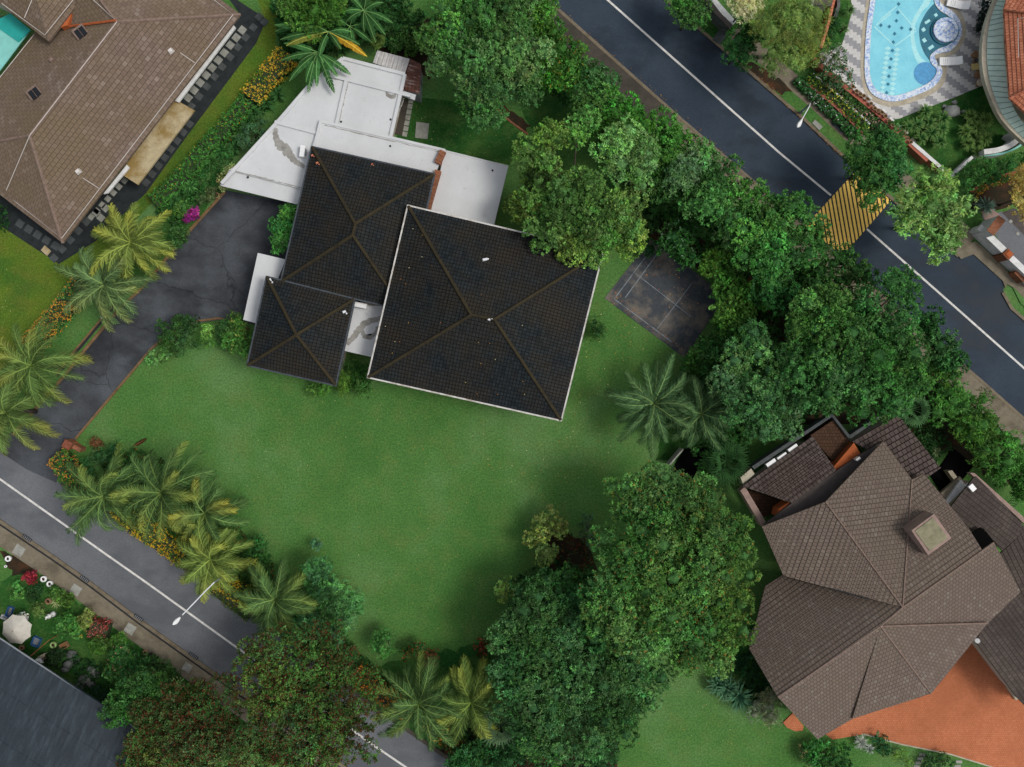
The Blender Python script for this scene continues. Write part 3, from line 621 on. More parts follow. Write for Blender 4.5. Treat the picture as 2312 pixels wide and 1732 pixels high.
for k in range(8):
    t = k / 7; pstone(428 + (330 - 428) * t, 280 + (412 - 280) * t, 15, .9, 'stone_dark', f'dark paving stone, {ORD[k]} from the top beside the stained yellow canopy', 'dark stones by the canopy')
for k in range(7):
    t = k / 6; pstone(281 + (206 - 281) * t, 408 + (490 - 408) * t, 12.5, .9, 'stone_pale', f'pale paving stone, {ORD[k]} below the yellow canopy along the eave', 'pale stones below the canopy')
for k in range(5):
    t = k / 4; pstone(195 + (122 - 195) * t, 500 + (583 - 500) * t, 16, .85, 'stone_dark', f'grey paving stone, {ORD[k]} of the row round the house corner', 'stones round the house corner')
for k in range(5):
    t = k / 4; pstone(125 + (45 - 125) * t, 555 + (505 - 555) * t, 17, -.58, 'stone_dark', f'grey paving stone, {ORD[k]} left of the house corner by the dry lawn', 'stones left of the house corner')
for k, (x, y) in enumerate([(238, 470), (228, 492), (217, 480), (597, 50), (585, 38)]):
    pstone(x, y, 15, .85, 'stone_pale' if k < 3 else 'stone_dark', ['pale loose paving stone beside the yellow palm, upper', 'pale loose paving stone beside the yellow palm, lower', 'pale loose paving stone beside the yellow palm, left', 'rusty dark stone in the gravel corner at the top', 'dark stone in the gravel nearest the top edge'][k], 'loose stones in the gravel')
for k in range(7):
    t = k / 6; pstone(928 + (914 - 928) * t, 228 + (303 - 228) * t, 11, -.2, 'stone_pale', f'small stepping stone, {ORD[k]} from the shed down the back wall of the villa', 'stepping stones behind the villa')
struct('back_path', [(902, 222), (925, 226), (910, 306), (885, 303)], .03, 'path_dark', 0)
# ================================================================ ROOF HELPERS
def inset(pts, k):
    cx = sum(p[0] for p in pts) / len(pts); cy = sum(p[1] for p in pts) / len(pts)
    out = []
    for p in pts:
        d = Vector((p[0] - cx, p[1] - cy)); L_ = d.length; out.append((cx + d.x * (L_ - k) / L_, cy + d.y * (L_ - k) / L_))
    return out
def hip_roof(t, cor, rid, ze, zr, mat, capm, gut, course=.36, overhang=1.0, zw=0, gutw=.13):
    c = cor; mb = MB(); r1, r2 = rid[0], rid[-1]
    faces = [((c[0], c[1]), [r2, r1]), ((c[1], c[2]), [r2]), ((c[2], c[3]), [r1, r2]), ((c[3], c[0]), [r1])]
    for (a, b), rr in faces:
        rr = [rr[0]] if len(rid) == 1 else rr
        roof_face(mb, [(*a, ze), (*b, ze), (*rr[0], zr)], [a, b] + rr, course)
    roof = mb.build('roof', mat, t)
    m2 = MB(); W_ = [P(*q, ze + .05) for q in c]; R1, R2 = P(*r1, zr + .05), P(*r2, zr + .05)
    for a, b in ((W_[0], R1), (W_[1], R2), (W_[2], R2), (W_[3], R1)): m2.tube([a, b], .15, 6)
    if len(rid) > 1: m2.tube([R1, R2], .13, 6)
    m2.build('ridge_cap', capm, roof)
    m3 = MB(); E = [P(*q, ze) for q in c]
    for i in range(4):
        a, b = E[i], E[(i + 1) % 4]; d = (b - a).normalized(); n = Vector((-d.y, d.x, 0))
        if n.dot((E[0] + E[2]) / 2 - a) > 0: n = -n
        m3.prism([a - d * .02, b + d * gutw * .9, b + d * gutw * .9 + n * gutw, a - d * .02 + n * gutw], ze - .24, ze + .05 + .003 * i)
    m3.build('gutter', gut, roof)
    mw = MB(); mw.prism([P(*q, ze) for q in inset(c, overhang * S)], 0, ze - .1); mw.build('wall', 'cream_wall', t)
    return roof
# ================================================================ MAIN VILLA
ctr = P(960, 620)
V = thing('villa', 'villa with three charcoal tiled hip roofs and white flat roofs beside the big lawn', 'house', (ctr.x, ctr.y, 0))
ZF = 3.6
hip_roof(V, [(979, 394), (911, 699), (636, 635), (705, 333)], [(802, 505), (796, 531)], 5.2, 7.4, 'dark_tile', 'ridge_dark', 'gutter_dark')
hip_roof(V, [(603, 626), (799, 676), (757, 869), (560, 824)], [(669, 756)], 5.3, 7.1, 'dark_tile', 'ridge_dark', 'gutter_dark')
hip_roof(V, [(922, 466), (1360, 569), (1266, 948), (832, 851)], [(1064, 711), (1116, 721)], 6.4, 9.4, 'dark_tile', 'ridge_dark', 'gutter_white')
def flat_roof(name, pts, z, parent, th=.28, mat='white_roof', label=None):
    mb = MB(); mb.prism([P(x, y, z) for x, y in pts], z - th, z); return mb.build(name, mat, parent, label=label)
def beam(mb, a, b, w, z, h, dz=0): strip(mb, [a, b], w / 2, -w / 2, None, z); 
def parapet(parent, segs, z, h=.16, w=.32, mat='white_roof'):
    mb = MB()
    for k, (a, b) in enumerate(segs):
        A, B = P(*a, z + h), P(*b, z + h); d = (B - A).normalized(); n = Vector((-d.y, d.x, 0)) * w / 2; mb.prism([A + n, B + n, B - n, A - n], z - .05, z + h + .003 * k)
    return mb.build('parapet', mat, parent)
A1 = [(518, 384), (560, 353), (629, 272), (687, 206), (774, 130), (915, 167), (882, 308), (840, 330), (712, 420), (684, 428)]
fr = flat_roof('flat_roof', A1, ZF, V); 
parapet(fr, [((500, 414), (629, 272)), ((629, 272), (700, 190)), ((700, 190), (774, 131)), ((774, 131), (914, 167)), ((914, 167), (882, 308)), ((620, 275), (716, 300)), ((738, 168), (927, 216)), ((781, 183), (759, 282))], ZF, .16, .30)
low = flat_roof('flat_roof', [(497, 418), (519, 382), (684, 426), (672, 461)], ZF - .25, V, label='lower front strip of the white flat roof')
parapet(low, [((499, 418), (671, 460))], ZF - .25, .08, .12)
mid = flat_roof('flat_roof', [(722, 271), (1006, 337), (979, 400), (700, 345)], ZF + .3, V)
parapet(mid, [((722, 273), (1004, 339)), ((724, 272), (706, 345))], ZF + .3, .1, .24)
east = flat_roof('flat_roof', [(1005, 339), (1148, 374), (1112, 515), (972, 480)], ZF + .15, V)
parapet(east, [((1008, 341), (1146, 375)), ((1146, 375), (1113, 512))], ZF + .15, .06, .12)
mb = MB()
for a, b in (((1000, 340), (987, 368)), ((989, 384), (963, 476))):
    A, B = P(*a, ZF + .75), P(*b, ZF + .75); d = (B - A).normalized(); n = Vector((-d.y, d.x, 0)) * .27; L_ = (B - A).length; k = int(L_ / .22)
    for i in range(k):
        p, q = A + d * (L_ * i / k), A + d * (L_ * (i + .93) / k); mb.prism([p + n, q + n, q - n, p - n], ZF, ZF + .72 + .05 * (i % 2))
    mb.build('brick_ridge', 'brick', V); mb = MB()
flat_roof('canopy_slab', [(582, 571), (645, 586), (615, 660), (590, 733), (549, 722)], 3.3, V)
flat_roof('canopy_slab', [(799, 690), (875, 690), (845, 806), (776, 791)], ZF + .1, V)
parapet(V, [((777, 790), (843, 805))], ZF + .1, .06, .16)
flat_roof('lintel', [(907, 204), (939, 214), (936, 226), (904, 214)], ZF - .2, V, .2)
lerp_ = lambda a, b, t: (a[0] + (b[0] - a[0]) * t, a[1] + (b[1] - a[1]) * t)
# puddle stains (dirt with its own outline)
def stain(path, w, z, parent):
    mb = MB(); pts = [P(x, y, z) for x, y in path]; Lr, Rr = [], []
    for i, q in enumerate(pts):
        d = (pts[min(i + 1, len(pts) - 1)] - pts[max(i - 1, 0)]).normalized(); n = Vector((-d.y, d.x, 0)); ww = w[i] / S / 2
        Lr.append(q + n * ww * rng.uniform(.75, 1.25)); Rr.append(q - n * ww * rng.uniform(.75, 1.25))
    mb.sheet(Lr + Rr[::-1], z); mb.build('puddle_stain', 'stain', parent)
def fine(path, w, n=5):
    o, ww = [], []
    for i in range(len(path) - 1):
        for k in range(n):
            t = k / n; o.append((path[i][0] + (path[i + 1][0] - path[i][0]) * t + rng.normal(0, .8), path[i][1] + (path[i + 1][1] - path[i][1]) * t + rng.normal(0, .8))); ww.append(w[i] + (w[i + 1] - w[i]) * t)
    return o, ww
a_, w_ = fine([(621, 290), (624, 315), (634, 328), (652, 345), (660, 360), (676, 370), (692, 380)], [8, 14, 20, 18, 13, 10, 6], 6); stain(a_, w_, ZF + .006, fr)
a_, w_ = fine([(783, 778), (806, 752), (822, 730), (845, 722), (862, 718)], [8, 14, 12, 12, 8], 6); stain(a_, w_, ZF + .106, V)
a_, w_ = fine([(815, 745), (822, 760), (838, 762), (850, 750), (852, 735)], [7, 9, 9, 8, 6], 5); stain(a_, w_, ZF + .110, V)
a_, w_ = fine([(871, 209), (878, 217), (888, 219), (895, 210)], [5, 8, 8, 5], 5); stain(a_, w_, ZF + .006, fr)
for x, y, z in ((881, 330, ZF + .3), (1112, 385, ZF + .15), (770, 275, ZF), (882, 270, ZF), (560, 400, ZF)):
    c = P(x, y, z); mb = MB(); mb.tube([(c.x, c.y, z - .02), (c.x, c.y, z + .03)], .10, 10); mb.tube([(c.x, c.y, z + .03), (c.x, c.y, z + .06)], .05, 8); mb.build('roof_drain', 'grate', V)
for (a, b), z, par in ((((632, 281), (716, 303)), ZF, fr), (((786, 188), (764, 282)), ZF, fr), (((912, 222), (883, 300)), ZF, fr), (((733, 283), (1000, 345)), ZF + .3, mid), (((530, 386), (680, 424)), ZF, fr), (((745, 176), (915, 214)), ZF, fr)):
    q = [lerp_(a, b, k / 26) for k in range(27)]; q = [(x + rng.normal(0, .5), y + rng.normal(0, .5)) for x, y in q]; stain(q, [rng.uniform(.3, 3.2) for _ in q], z + .006 + .001 * rng.random(), par)
# walls under the flat roofs
for pts, z in (([(545, 365), (635, 280), (700, 205), (775, 142), (905, 172), (870, 320), (690, 400), (670, 420)], ZF - .3), ([(735, 285), (990, 345), (970, 480), (720, 420)], ZF - .02), ([(1010, 350), (1136, 380), (1106, 520), (980, 490)], ZF - .15), ([(790, 680), (880, 690), (860, 790), (785, 778)], ZF - .2)):
    mw = MB(); mw.prism([P(x, y, z) for x, y in pts], 0, z); mw.build('wall', 'cream_wall', V)
mw = MB()
for x, y in ((552, 715), (588, 580)): c = P(x + 6, y + 4, 3.2); mw.box((c.x, c.y, 0), (.25, .25, 3.02))
mw.build('canopy_post', 'white_wall', V)
# roof clutter
def vent(px, py, z, label, s=.42):
    c = P(px, py, z); t = thing('roof_vent', label, 'vent', (c.x, c.y, z)); a = MB(); a.tube([(c.x, c.y, z - .15), (c.x, c.y, z + .25)], .09, 10); a.build('pipe', 'metal_white', t)
    b = MB(); b.box((c.x - .05, c.y, z + .25), (s, s * .55, .1), .2, taper=.7); b.box((c.x + .22, c.y + .05, z + .22), (s * .35, s * .3, .08), -.4); b.build('cowl', 'metal_white', t)
vent(1096, 587, 7.4, 'small white roof vent on the north slope of the large charcoal roof'); vent(1212, 773, 7.3, 'small white roof vent on the east slope of the large charcoal roof')
vent(1105, 722, 9.5, 'tiny white vent on the ridge of the large charcoal roof', .2)
def ac(px, py, z, rot, label, w=1.0, d=.42, group=None):
    c = P(px, py, z); t = thing('air_conditioner', label, 'air conditioner', (c.x, c.y, z), group); a = MB(); a.box((c.x, c.y, z), (w, d, .6), rot); a.build('casing', 'white_plastic', t)
    cr, sr = math.cos(rot), math.sin(rot); g = MB(); g.box((c.x + sr * (d / 2 + .02), c.y - cr * (d / 2 + .02), z + .08), (w * .55, .03, .44), rot); g.build('grille', 'metal_grey', t)
    f = MB(); [f.box((c.x + s_ * w * .3 * cr, c.y + s_ * w * .3 * sr, z - .06), (.08, d * .9, .07), rot) for s_ in (-1, 1)]; f.build('foot', 'metal_grey', t)
ac(686, 345, ZF + .06, 1.45, 'white air conditioner on the flat roof at the corner of the middle charcoal roof'); ac(814, 690, ZF + .17, -.2, 'white air conditioner on the small flat roof between the charcoal roofs', 1.3)
def debris(px, py, z, label, name='broken_tile', mat='terracotta', s=.2):
    c = P(px, py, z); mb = MB(); mb.box((c.x, c.y, z), (s * 1.4, s, .06), .4, taper=.8); mb.box((c.x + s, c.y - s * .7, z), (s * .6, s * .5, .05), .9); mb.build(name, mat, loc=(c.x, c.y, z), label=label, cat='debris')
debris(705, 351, 5.5, 'small orange tile piece near the top corner of the middle charcoal roof', s=.15); debris(716, 368, 5.75, 'orange tile piece by the upper hip of the middle charcoal roof', s=.18)
debris(840, 371, 5.4, 'small orange tile piece near the north gutter of the middle charcoal roof', s=.13)
debris(777, 704, 5.75, 'white fragment on the corner of the small charcoal roof', 'roof_fragment', 'metal_white', .22); debris(608, 633, 5.45, 'white downpipe fitting at the tip of the small charcoal roof', 'pipe_fitting', 'metal_white', .26)
# corrugated sheds
def shed(name, label, cor, z, slope, mat, rib=.16):
    w = [P(x, y, z) for x, y in cor]; c = w[0]; t = thing(name, label, 'shed', (c.x, c.y, 0)); mb = MB(); a, b, d_, e = w; L_ = (b - a).length; n = max(6, int(L_ / rib)); vs = []
    for i in range(n + 1):
        f = i / n; zz = .04 * (i % 2); vs += [a + (b - a) * f + Vector((0, 0, zz)), e + (d_ - e) * f + Vector((0, 0, zz + slope))]
    mb.add(vs, [[2 * i, 2 * i + 2, 2 * i + 3, 2 * i + 1][::-1] for i in range(n)]); mb.build('roof', mat, t); m2 = MB(); m2.prism(inset([(p.x, p.y) for p in w], .15), 0, z - .05 + min(0, slope)); m2.build('wall', 'metal_grey', t); return t
shed('store_shed', 'pale corrugated lean-to roof attached to the back of the villa', [(852, 114), (925, 133), (915, 166), (842, 143)], 2.9, .1, 'corrugated')
shed('rusty_shed', 'rusty red corrugated shed beside the white flat roof', [(925, 133), (951, 145), (950, 175), (915, 166)], 2.6, -.15, 'rust'); shed('rusty_shed', 'half rusted half white corrugated shed below the rusty one', [(915, 168), (950, 176), (947, 213), (910, 203)], 2.75, .05, 'rust')
# ================================================================ BROWN HOUSE, TOP LEFT
c = P(230, 200); B = thing('brown_house', 'large brown tiled hip roof house with stained yellow canopy in the top left', 'house', (c.x, c.y, 0))
ze, zr = 3.6, 6.6; mb = MB(); A_, B_ = (67, 306), (264, 49)
roof_face(mb, [(142, 549, ze), (543, 33, ze), (*A_, zr)], [A_, B_, (543, 33), (142, 549)], .38)
roof_face(mb, [(142, 549, ze), (-128, 341, ze), (*A_, zr)], [A_, (142, 549), (-128, 341)], .38)
roof_face(mb, [(-128, 341, ze), (77, 74, ze), (*A_, zr)], [A_, (-128, 341), (77, 74), (136, 62), B_], .38)
roof_face(mb, [(543, 33, ze), (380, -92, ze), (*B_, zr)], [B_, (543, 33), (380, -92), (150, -100)], .38)
roof_face(mb, [(136, 62, 4.6), (*B_, zr), (150, -100, zr)], [B_, (136, 62), (50, -50), (150, -100)], .38)
rf = mb.build('roof', 'brown_tile', B)
mb = MB(); zb = 5.6
roof_face(mb, [(-60, -38, zb), (110, 94, zb), (66, -60, 7.6)], [(-60, -38), (110, 94), (66, -60), (-20, -140)], .38)
roof_face(mb, [(110, 94, zb), (225, -55, zb), (66, -60, 7.6)], [(110, 94), (225, -55), (130, -140), (66, -60)], .38)
rf2 = mb.build('roof', 'brown_tile', B)
mb = MB()
for a, za, b, zb_ in ((A_, zr, B_, zr), (A_, zr, (142, 549), ze), (B_, zr, (543, 33), ze), (A_, zr, (-128, 341), ze)): mb.tube([P(*a, za + .04), P(*b, zb_ + .04)], .14, 6)
mb.tube([P(*B_, zr + .04), P(150, -100, zr + .04)], .14, 6); mb.build('ridge_cap', 'ridge_brown', rf)
mb = MB(); mb.tube([P(136, 62, 4.85), P(262, 46, 6.8)], .10, 5); mb.build('valley_gutter', 'orange_wall', rf)
mb = MB(); mb.prism([P(*q, 5.5) for q in [(137, 62), (148, 44), (163, 24), (160, 38), (152, 57)]], 4.6, 5.5); mb.build('flashing', 'orange_wall', rf)
mb = MB()
def tape(pts, r=.028): mb.tube([P(*p) for p in pts], r, 4)
tape([(0, 428, ze + .15), (139, 538, ze + .35), (526, 33, ze + .38), (480, -3, ze + .4), (440, -40, ze + .4)]); tape([A_ + (zr + .22,), B_ + (zr + .22,), (211, 0, zr + .22), (150, -60, zr + .22)]); tape([A_ + (zr + .2,), (14, 430, ze + .4)])
tape([(4, 8, 6.0), (101, 79, 5.95), (165, 0, 6.0)]); tape([(55, 40, 6.4), (72, 0, 6.7)]); tape([(77, 78, ze + .2), (0, 174, ze + .2), (-60, 250, ze + .2)]); tape([(407, 119, 4.46), (440, 142, 3.92)]); tape([(187, 402, 4.5), (223, 425, 3.92)])
mb.build('lightning_tape', 'cable', rf)
for px, py, z in ((185, 77, 5.62), (81, 214, 5.62)):
    c = P(px, py, z); mb = MB(); mb.box((c.x - .1, c.y + .14, z - .15), (1.15, 1.0, .34), .66); mb.build('skylight', 'ridge_brown', B)
    m2 = MB(); [m2.box((c.x + dx, c.y + dy, z + .2), (.40, .84, .06), .66) for dx, dy in ((-.17, -.10), (.2, .18))]; m2.build('pane', 'dark_glass', bpy.data.objects[mb and 'skylight' if px == 185 else 'skylight.001'])
for px, py, z, mt in ((387, 116, 4.62, 'cable'), (119, 136, 5.2, 'ridge_brown'), (178, 388, 4.62, 'cable')):
    c = P(px, py, z); mb = MB(); mb.box((c.x, c.y, z), (.5, .38, .3), .7, taper=.7); mb.build('roof_cowl', mt, B)
flat_roof('canopy', [(396, 225), (439, 249), (311, 417), (270, 391)], 2.8, B, .22, 'stained_slab')
for pts in ([(527, 56), (532, 62), (403, 231), (394, 227)], [(286, 372), (292, 378), (243, 436), (233, 438)]): flat_roof('ledge', pts, 3.1, B, .2, 'white_wall')
mw = MB(); mw.prism([P(x, y, 3.3) for x, y in [(118, 470), (455, 35), (370, -50), (-80, 330)]], 0, 3.38); mw.build('wall', 'cream_wall', B)
mw = MB(); mw.prism([P(x, y, 5.3) for x, y in [(-40, -10), (96, 58), (170, -40), (80, -110)]], 3, 5.35); mw.build('wall', 'cream_wall', B)
m = MB(); m.prism(PP([(-40, 90), (23, 32), (68, 68), (0, 159), (-60, 210)], 3.2), 3.1, 3.2); pc = P(20, 90, 0)
T_ = thing('pool_canopy', 'turquoise sheet canopy beside the brown house at the left edge', 'canopy', (pc.x, pc.y, 0)); m.build('pale_sheet', 'turquoise_pale', T_)
m = MB(); m.prism([P(x, y, 3.3) for x, y in [(-20, 52), (23, 30), (69, 68), (41, 95)]], 3.21, 3.3); m.build('bright_sheet', 'turquoise', T_); m = MB(); [m.tube([(P(x, y).x, P(x, y).y, 0), (P(x, y).x, P(x, y).y, 3.1)], .06, 8) for x, y in ((20, 50), (55, 72), (0, 120))]; m.build('post', 'metal_grey', T_)
# ================================================================ BROWN HOUSE, LOWER RIGHT
c = P(2010, 1350); Q = thing('gabled_house', 'sprawling brown tiled house of pointed gables beside the terracotta court', 'house', (c.x, c.y, 0))
zE, zR = 5.4, 8.4
a_, b_, c_, d_, e_ = (1994, 996), (1864, 1133), (1720, 1189), (1768, 1298), (2038, 1371)
f_, g_, h_, i_, j_, k_, l_ = (2059, 1083), (1692, 1465), (1756, 1574), (1846, 1669), (1924, 1623), (2102, 1566), (2230, 1407)
x_, y_, z2 = (2244, 1225), (2304, 1336), (1988, 1414)
hm = MB()
def hf(pl, out, co=.42): roof_face(hm, pl, out, co, .035)
hf([(*e_, zR), (*b_, 6.4), (*f_, 6.2)], [a_, f_, e_, b_]); hf([(*e_, zR), (*b_, 6.4), (*c_, zE)], [b_, e_, (1779, 1303), d_, c_])
hf([(*h_, zR), (*e_, zR), (*g_, zE)], [e_, z2, h_, g_, (1728, 1324), d_, (1779, 1305)]); hf([(*h_, zR), (*z2, zR), (*i_, zE)], [h_, z2, j_, i_])
hf([(*z2, zR), (*j_, 5.6), (*k_, zE)], [z2, k_, j_]); hf([(*z2, zR), (*k_, zE), (*l_, zE)], [z2, l_, k_]); hf([(*e_, zR), (*x_, zR), (*y_, zE)], [e_, x_, y_, l_, z2])
hf([(*e_, zR), (*x_, zR), (*f_, 6.2)], [f_, (2086, 1069), (2191, 1199), (2218, 1243), x_, e_])
rq = hm.build('roof', 'brown_tile_b', Q)
def hf2(pl, out, co): roof_face(hm, pl, out, co, .085)
hm = MB(); hf2([(1923, 997, 3.9), (2028, 938, 3.9), (2110, 1078, 5.6)], [(1923, 997), (2028, 938), (2124, 1057), (2098, 1075), (2060, 1086), a_, (1965, 1020)], .46); rw = hm.build('roof', 'dark_brown_tile', Q, label='dark ribbed lower roof of the north wing')
hm = MB(); hf2([(1675, 1098, 3.6), (1834, 985, 3.6), (1788, 1136, 4.7)], [(1675, 1098), (1834, 985), (1888, 1062), (1788, 1136)], .42); rl = hm.build('roof', 'dark_brown_tile', Q, label='dark separate roof of the west wing')
mb = MB(); R = lambda p, z: P(*p, z + .05)
for a, za, b, zb_ in ((h_, zR, z2, zR), (z2, zR, e_, zR), (e_, zR, x_, zR), (b_, 6.4, e_, zR), (z2, zR, k_, zE), (z2, zR, l_, zE), (f_, 6.2, e_, zR)): mb.tube([R(a, za), R(b, zb_)], .075, 6)
mb.build('ridge_cap', 'ridge_brown', rq)
mb = MB(); mb.tube([R((1784, 1302), 6.0), R((1900, 1335), 7.2), R((1962, 1352), 7.8)], .07, 5); mb.build('valley_gutter', 'grate', rq)
mb = MB(); mb.prism([P(*q, 4.6) for q in [(1994, 997), (1864, 1135), (1722, 1189), (1757, 1160), (1845, 1094), (1945, 1025)]], 4.3, 4.55); mb.build('flat_roof', 'flat_brown', Q, label='dark flat strip of roof below the pointed gable')
# chimney block
c1 = [(2058, 1198), (2109, 1160), (2148, 1215), (2096, 1254)]; mb = MB(); mb.prism([P(*q, 8.7) for q in c1], 6.4, 8.7); ch = mb.build('chimney', 'pink_stone', Q)
mb = MB(); mb.prism([P(*q, 8.75) for q in [(2066, 1199), (2106, 1169), (2140, 1214), (2099, 1244)]], 8.701, 8.76); mb.build('chimney_cap', 'chimney_top', ch)
for pts, z, mt, nm_ in (([(1830, 983), (1882, 948), (1922, 1000), (1881, 1042)], 3.2, 'brown_terrace', 'terrace'), ([(1698, 1053), (1875, 936), (1879, 941), (1703, 1060)], 3.5, 'stone_dark', 'parapet'), ([(1875, 936), (1880, 934), (1921, 986), (1916, 990)], 3.53, 'stone_dark', 'parapet'), ([(1916, 984), (1990, 936), (1994, 940), (1920, 991)], 3.56, 'stone_dark', 'parapet'), ([(1672, 1108), (1682, 1098), (1729, 1178), (1720, 1189)], 3.2, 'pink_stone', 'parapet'), ([(1672, 1078), (1696, 1058), (1704, 1070), (1678, 1094)], 3.4, 'beige', 'parapet')):
    mb = MB(); mb.prism([P(*q, z) for q in pts], 0 if nm_ == 'terrace' else z - 1.2, z); mb.build(nm_, mt, Q)
mb = MB(); mb.prism([P(*q, 4.2) for q in [(1884, 1052), (1928, 1000), (1944, 1026), (1850, 1096), (1792, 1142), (1754, 1166), (1758, 1150), (1806, 1116), (1846, 1090)]], 2.5, 4.2); mb.build('wall', 'orange_wall', Q, label='orange plaster wall between the roofs')
mb = MB(); mb.prism([P(*q, 3.0) for q in [(1684, 1106), (1790, 1140), (1758, 1166), (1728, 1178)]], .0, 1.2); mb.build('porch_roof', 'brown_terrace', Q)
mb = MB(); mb.tube([P(1735, 1177, 4.3), P(1756, 1163, 4.3)], .07, 6); mb.build('downpipe', 'metal_white', Q)
for k, (x, y) in enumerate([(1737, 1044), (1762, 1030), (1786, 1011)]):
    ac(x, y, 3.0, .62, ['white air conditioner lowest of three on the ledge of the west wing', 'white air conditioner in the middle of three on the ledge of the west wing', 'white air conditioner highest of three on the ledge of the west wing'][k], .95, .38, 'air conditioners on the west ledge')
ac(1932, 1035, 4.5, .6, 'tiny white unit on the dark roof edge by the orange wall', .4, .2)
# right-hand flat roofs
for pl_, out_ in (([(2147, 1144, 4.5), (2244, 1222, 4.5), (2312, 1187, 5.3)], [(2147, 1144), (2199, 1078), (2205, 1076), (2312, 1187), (2312, 1200), (2263, 1244), (2244, 1222), (2220, 1192), (2191, 1199)]),
        ([(2263, 1246, 4.4), (2306, 1336, 4.4), (2340, 1175, 5.2)], [(2263, 1246), (2340, 1175), (2340, 1420), (2280, 1345), (2240, 1262)]), ([(2202, 1448, 4.3), (2295, 1574, 4.3), (2300, 1345, 5.2)], [(2250, 1370), (2290, 1330), (2360, 1440), (2360, 1640), (2295, 1574), (2202, 1448)])):
    hm = MB(); roof_face(hm, pl_, out_, .4, .03); hm.build('roof', 'wing_tile', Q, label='low dark tiled wing roof at the right edge')
mb = MB(); mb.prism([P(*q, 5.0) for q in [(2190, 1068), (2200, 1068), (2312, 1168), (2330, 1190), (2310, 1180), (2268, 1140)]], 4.4, 5.0); mb.build('parapet', 'pink_stone', Q)
mb = MB(); mb.prism([P(*q, 4.9) for q in [(2192, 1202), (2214, 1190), (2247, 1225), (2219, 1244)]], 4.88, 4.95); mb.build('painted_dark_opening', 'painted_dark', Q)  # black slab; the darkness of the hole is painted, nothing is cut
mb = MB(); mb.prism([P(*q, 3.9) for q in [(2136, 1132), (2140, 1139), (2183, 1097), (2170, 1084)]], 3.0, 3.9); mb.build('white_ledge', 'white_wall', Q)
mb = MB(); mb.prism([P(*q, 3.6) for q in [(2124, 1114), (2168, 1076), (2178, 1090), (2136, 1128)]], 3.2, 3.6); mb.build('ledge', 'path', Q)
mb = MB(); mb.prism([P(*q, .9) for q in [(2140, 1064), (2150, 1062), (2172, 1092), (2164, 1098)]], .0, .9); mb.build('pool_edge', 'beige', Q)
mb = MB(); mb.box((*P(2194, 1101, 5.3)[:2], 4.7), (.45, .6, .75), .7); mb.build('tank', 'white_plastic', Q)
mb = MB(); mb.tube([P(2207, 1447, 4.5), P(2207, 1447, 4.95)], .22, 10); mb.build('roof_light', 'white_plastic', Q)
for pts in ([(1745, 1205), (1870, 1150), (1985, 1030), (2040, 1110), (2030, 1350), (1790, 1290)], [(1710, 1465), (1790, 1320), (2030, 1380), (2210, 1250), (2275, 1336), (2205, 1400), (2095, 1540), (1930, 1600), (1850, 1645), (1765, 1560)], [(1935, 1000), (2024, 952), (2110, 1065), (2050, 1080), (1990, 1010)], [(1700, 1098), (1830, 1000), (1870, 1062), (1785, 1120)], [(2160, 1144), (2205, 1090), (2312, 1200), (2250, 1235)], [(2215, 1448), (2270, 1390), (2340, 1450), (2340, 1600), (2300, 1560)]):
    z = 3.2; mw = MB(); mw.prism([P(*q, z) for q in pts], 0, z); mw.build('wall', 'cream_wall', Q)
w = struct('pond', [(2100, 1075), (2118, 1058), (2150, 1010), (2200, 1050), (2180, 1075), (2160, 1100), (2128, 1118)], .04, 'painted_dark', 0)
struct('terracotta_court', [(1840, 1640), (1900, 1600), (2100, 1540), (2205, 1400), (2330, 1560), (2420, 1700), (2420, 1800), (2290, 1745), (2222, 1727), (2147, 1704), (2034, 1681), (1950, 1658), (1880, 1670)], .06, 'paver', 0)
kerb('kerb', [(1950, 1656), (2034, 1679), (2147, 1702), (2222, 1725), (2300, 1750)], -.0, -.12, .12, 'beige')
mb = MB(); mb.prism([P(*q, .12) for q in [(1790, 1610), (1815, 1640), (1812, 1650), (1795, 1651), (1777, 1643), (1768, 1632)]], 0, .12); mb.build('terracotta_step', 'paver', kind='structure')
mb = MB(); mb.prism(PP([(2202, 1450), (2210, 1446), (2302, 1574), (2292, 1580)], .2), 0, .35); mb.build('court_edge', 'beige', kind='structure')
# slate roof, bottom left
c = P(80, 1600); G = thing('slate_house', 'house with broad streaked blue grey roof in the bottom left corner', 'house', (c.x, c.y, 0)); mb = MB()
roof_face(mb, [(0, 1442, 4.6), (240, 1597, 4.6), (60, 1732, 7.2)], [(-160, 1339), (0, 1442), (240, 1597), (305, 1645), (270, 1760), (150, 1850), (-160, 1850)], 3.2, .04); r_ = mb.build('roof', 'slate', G)
mb = MB(); mb.tube([P(-160, 1338, 4.6), P(0, 1441, 4.6), P(307, 1645, 4.6)], .07, 6); mb.build('gutter', 'metal_grey', r_); mw = MB(); mw.prism([P(*q, 4.2) for q in [(-160, 1420), (-30, 1510), (215, 1665), (150, 1800), (-160, 1800)]], 0, 4.3); mw.build('wall', 'cream_wall', G)
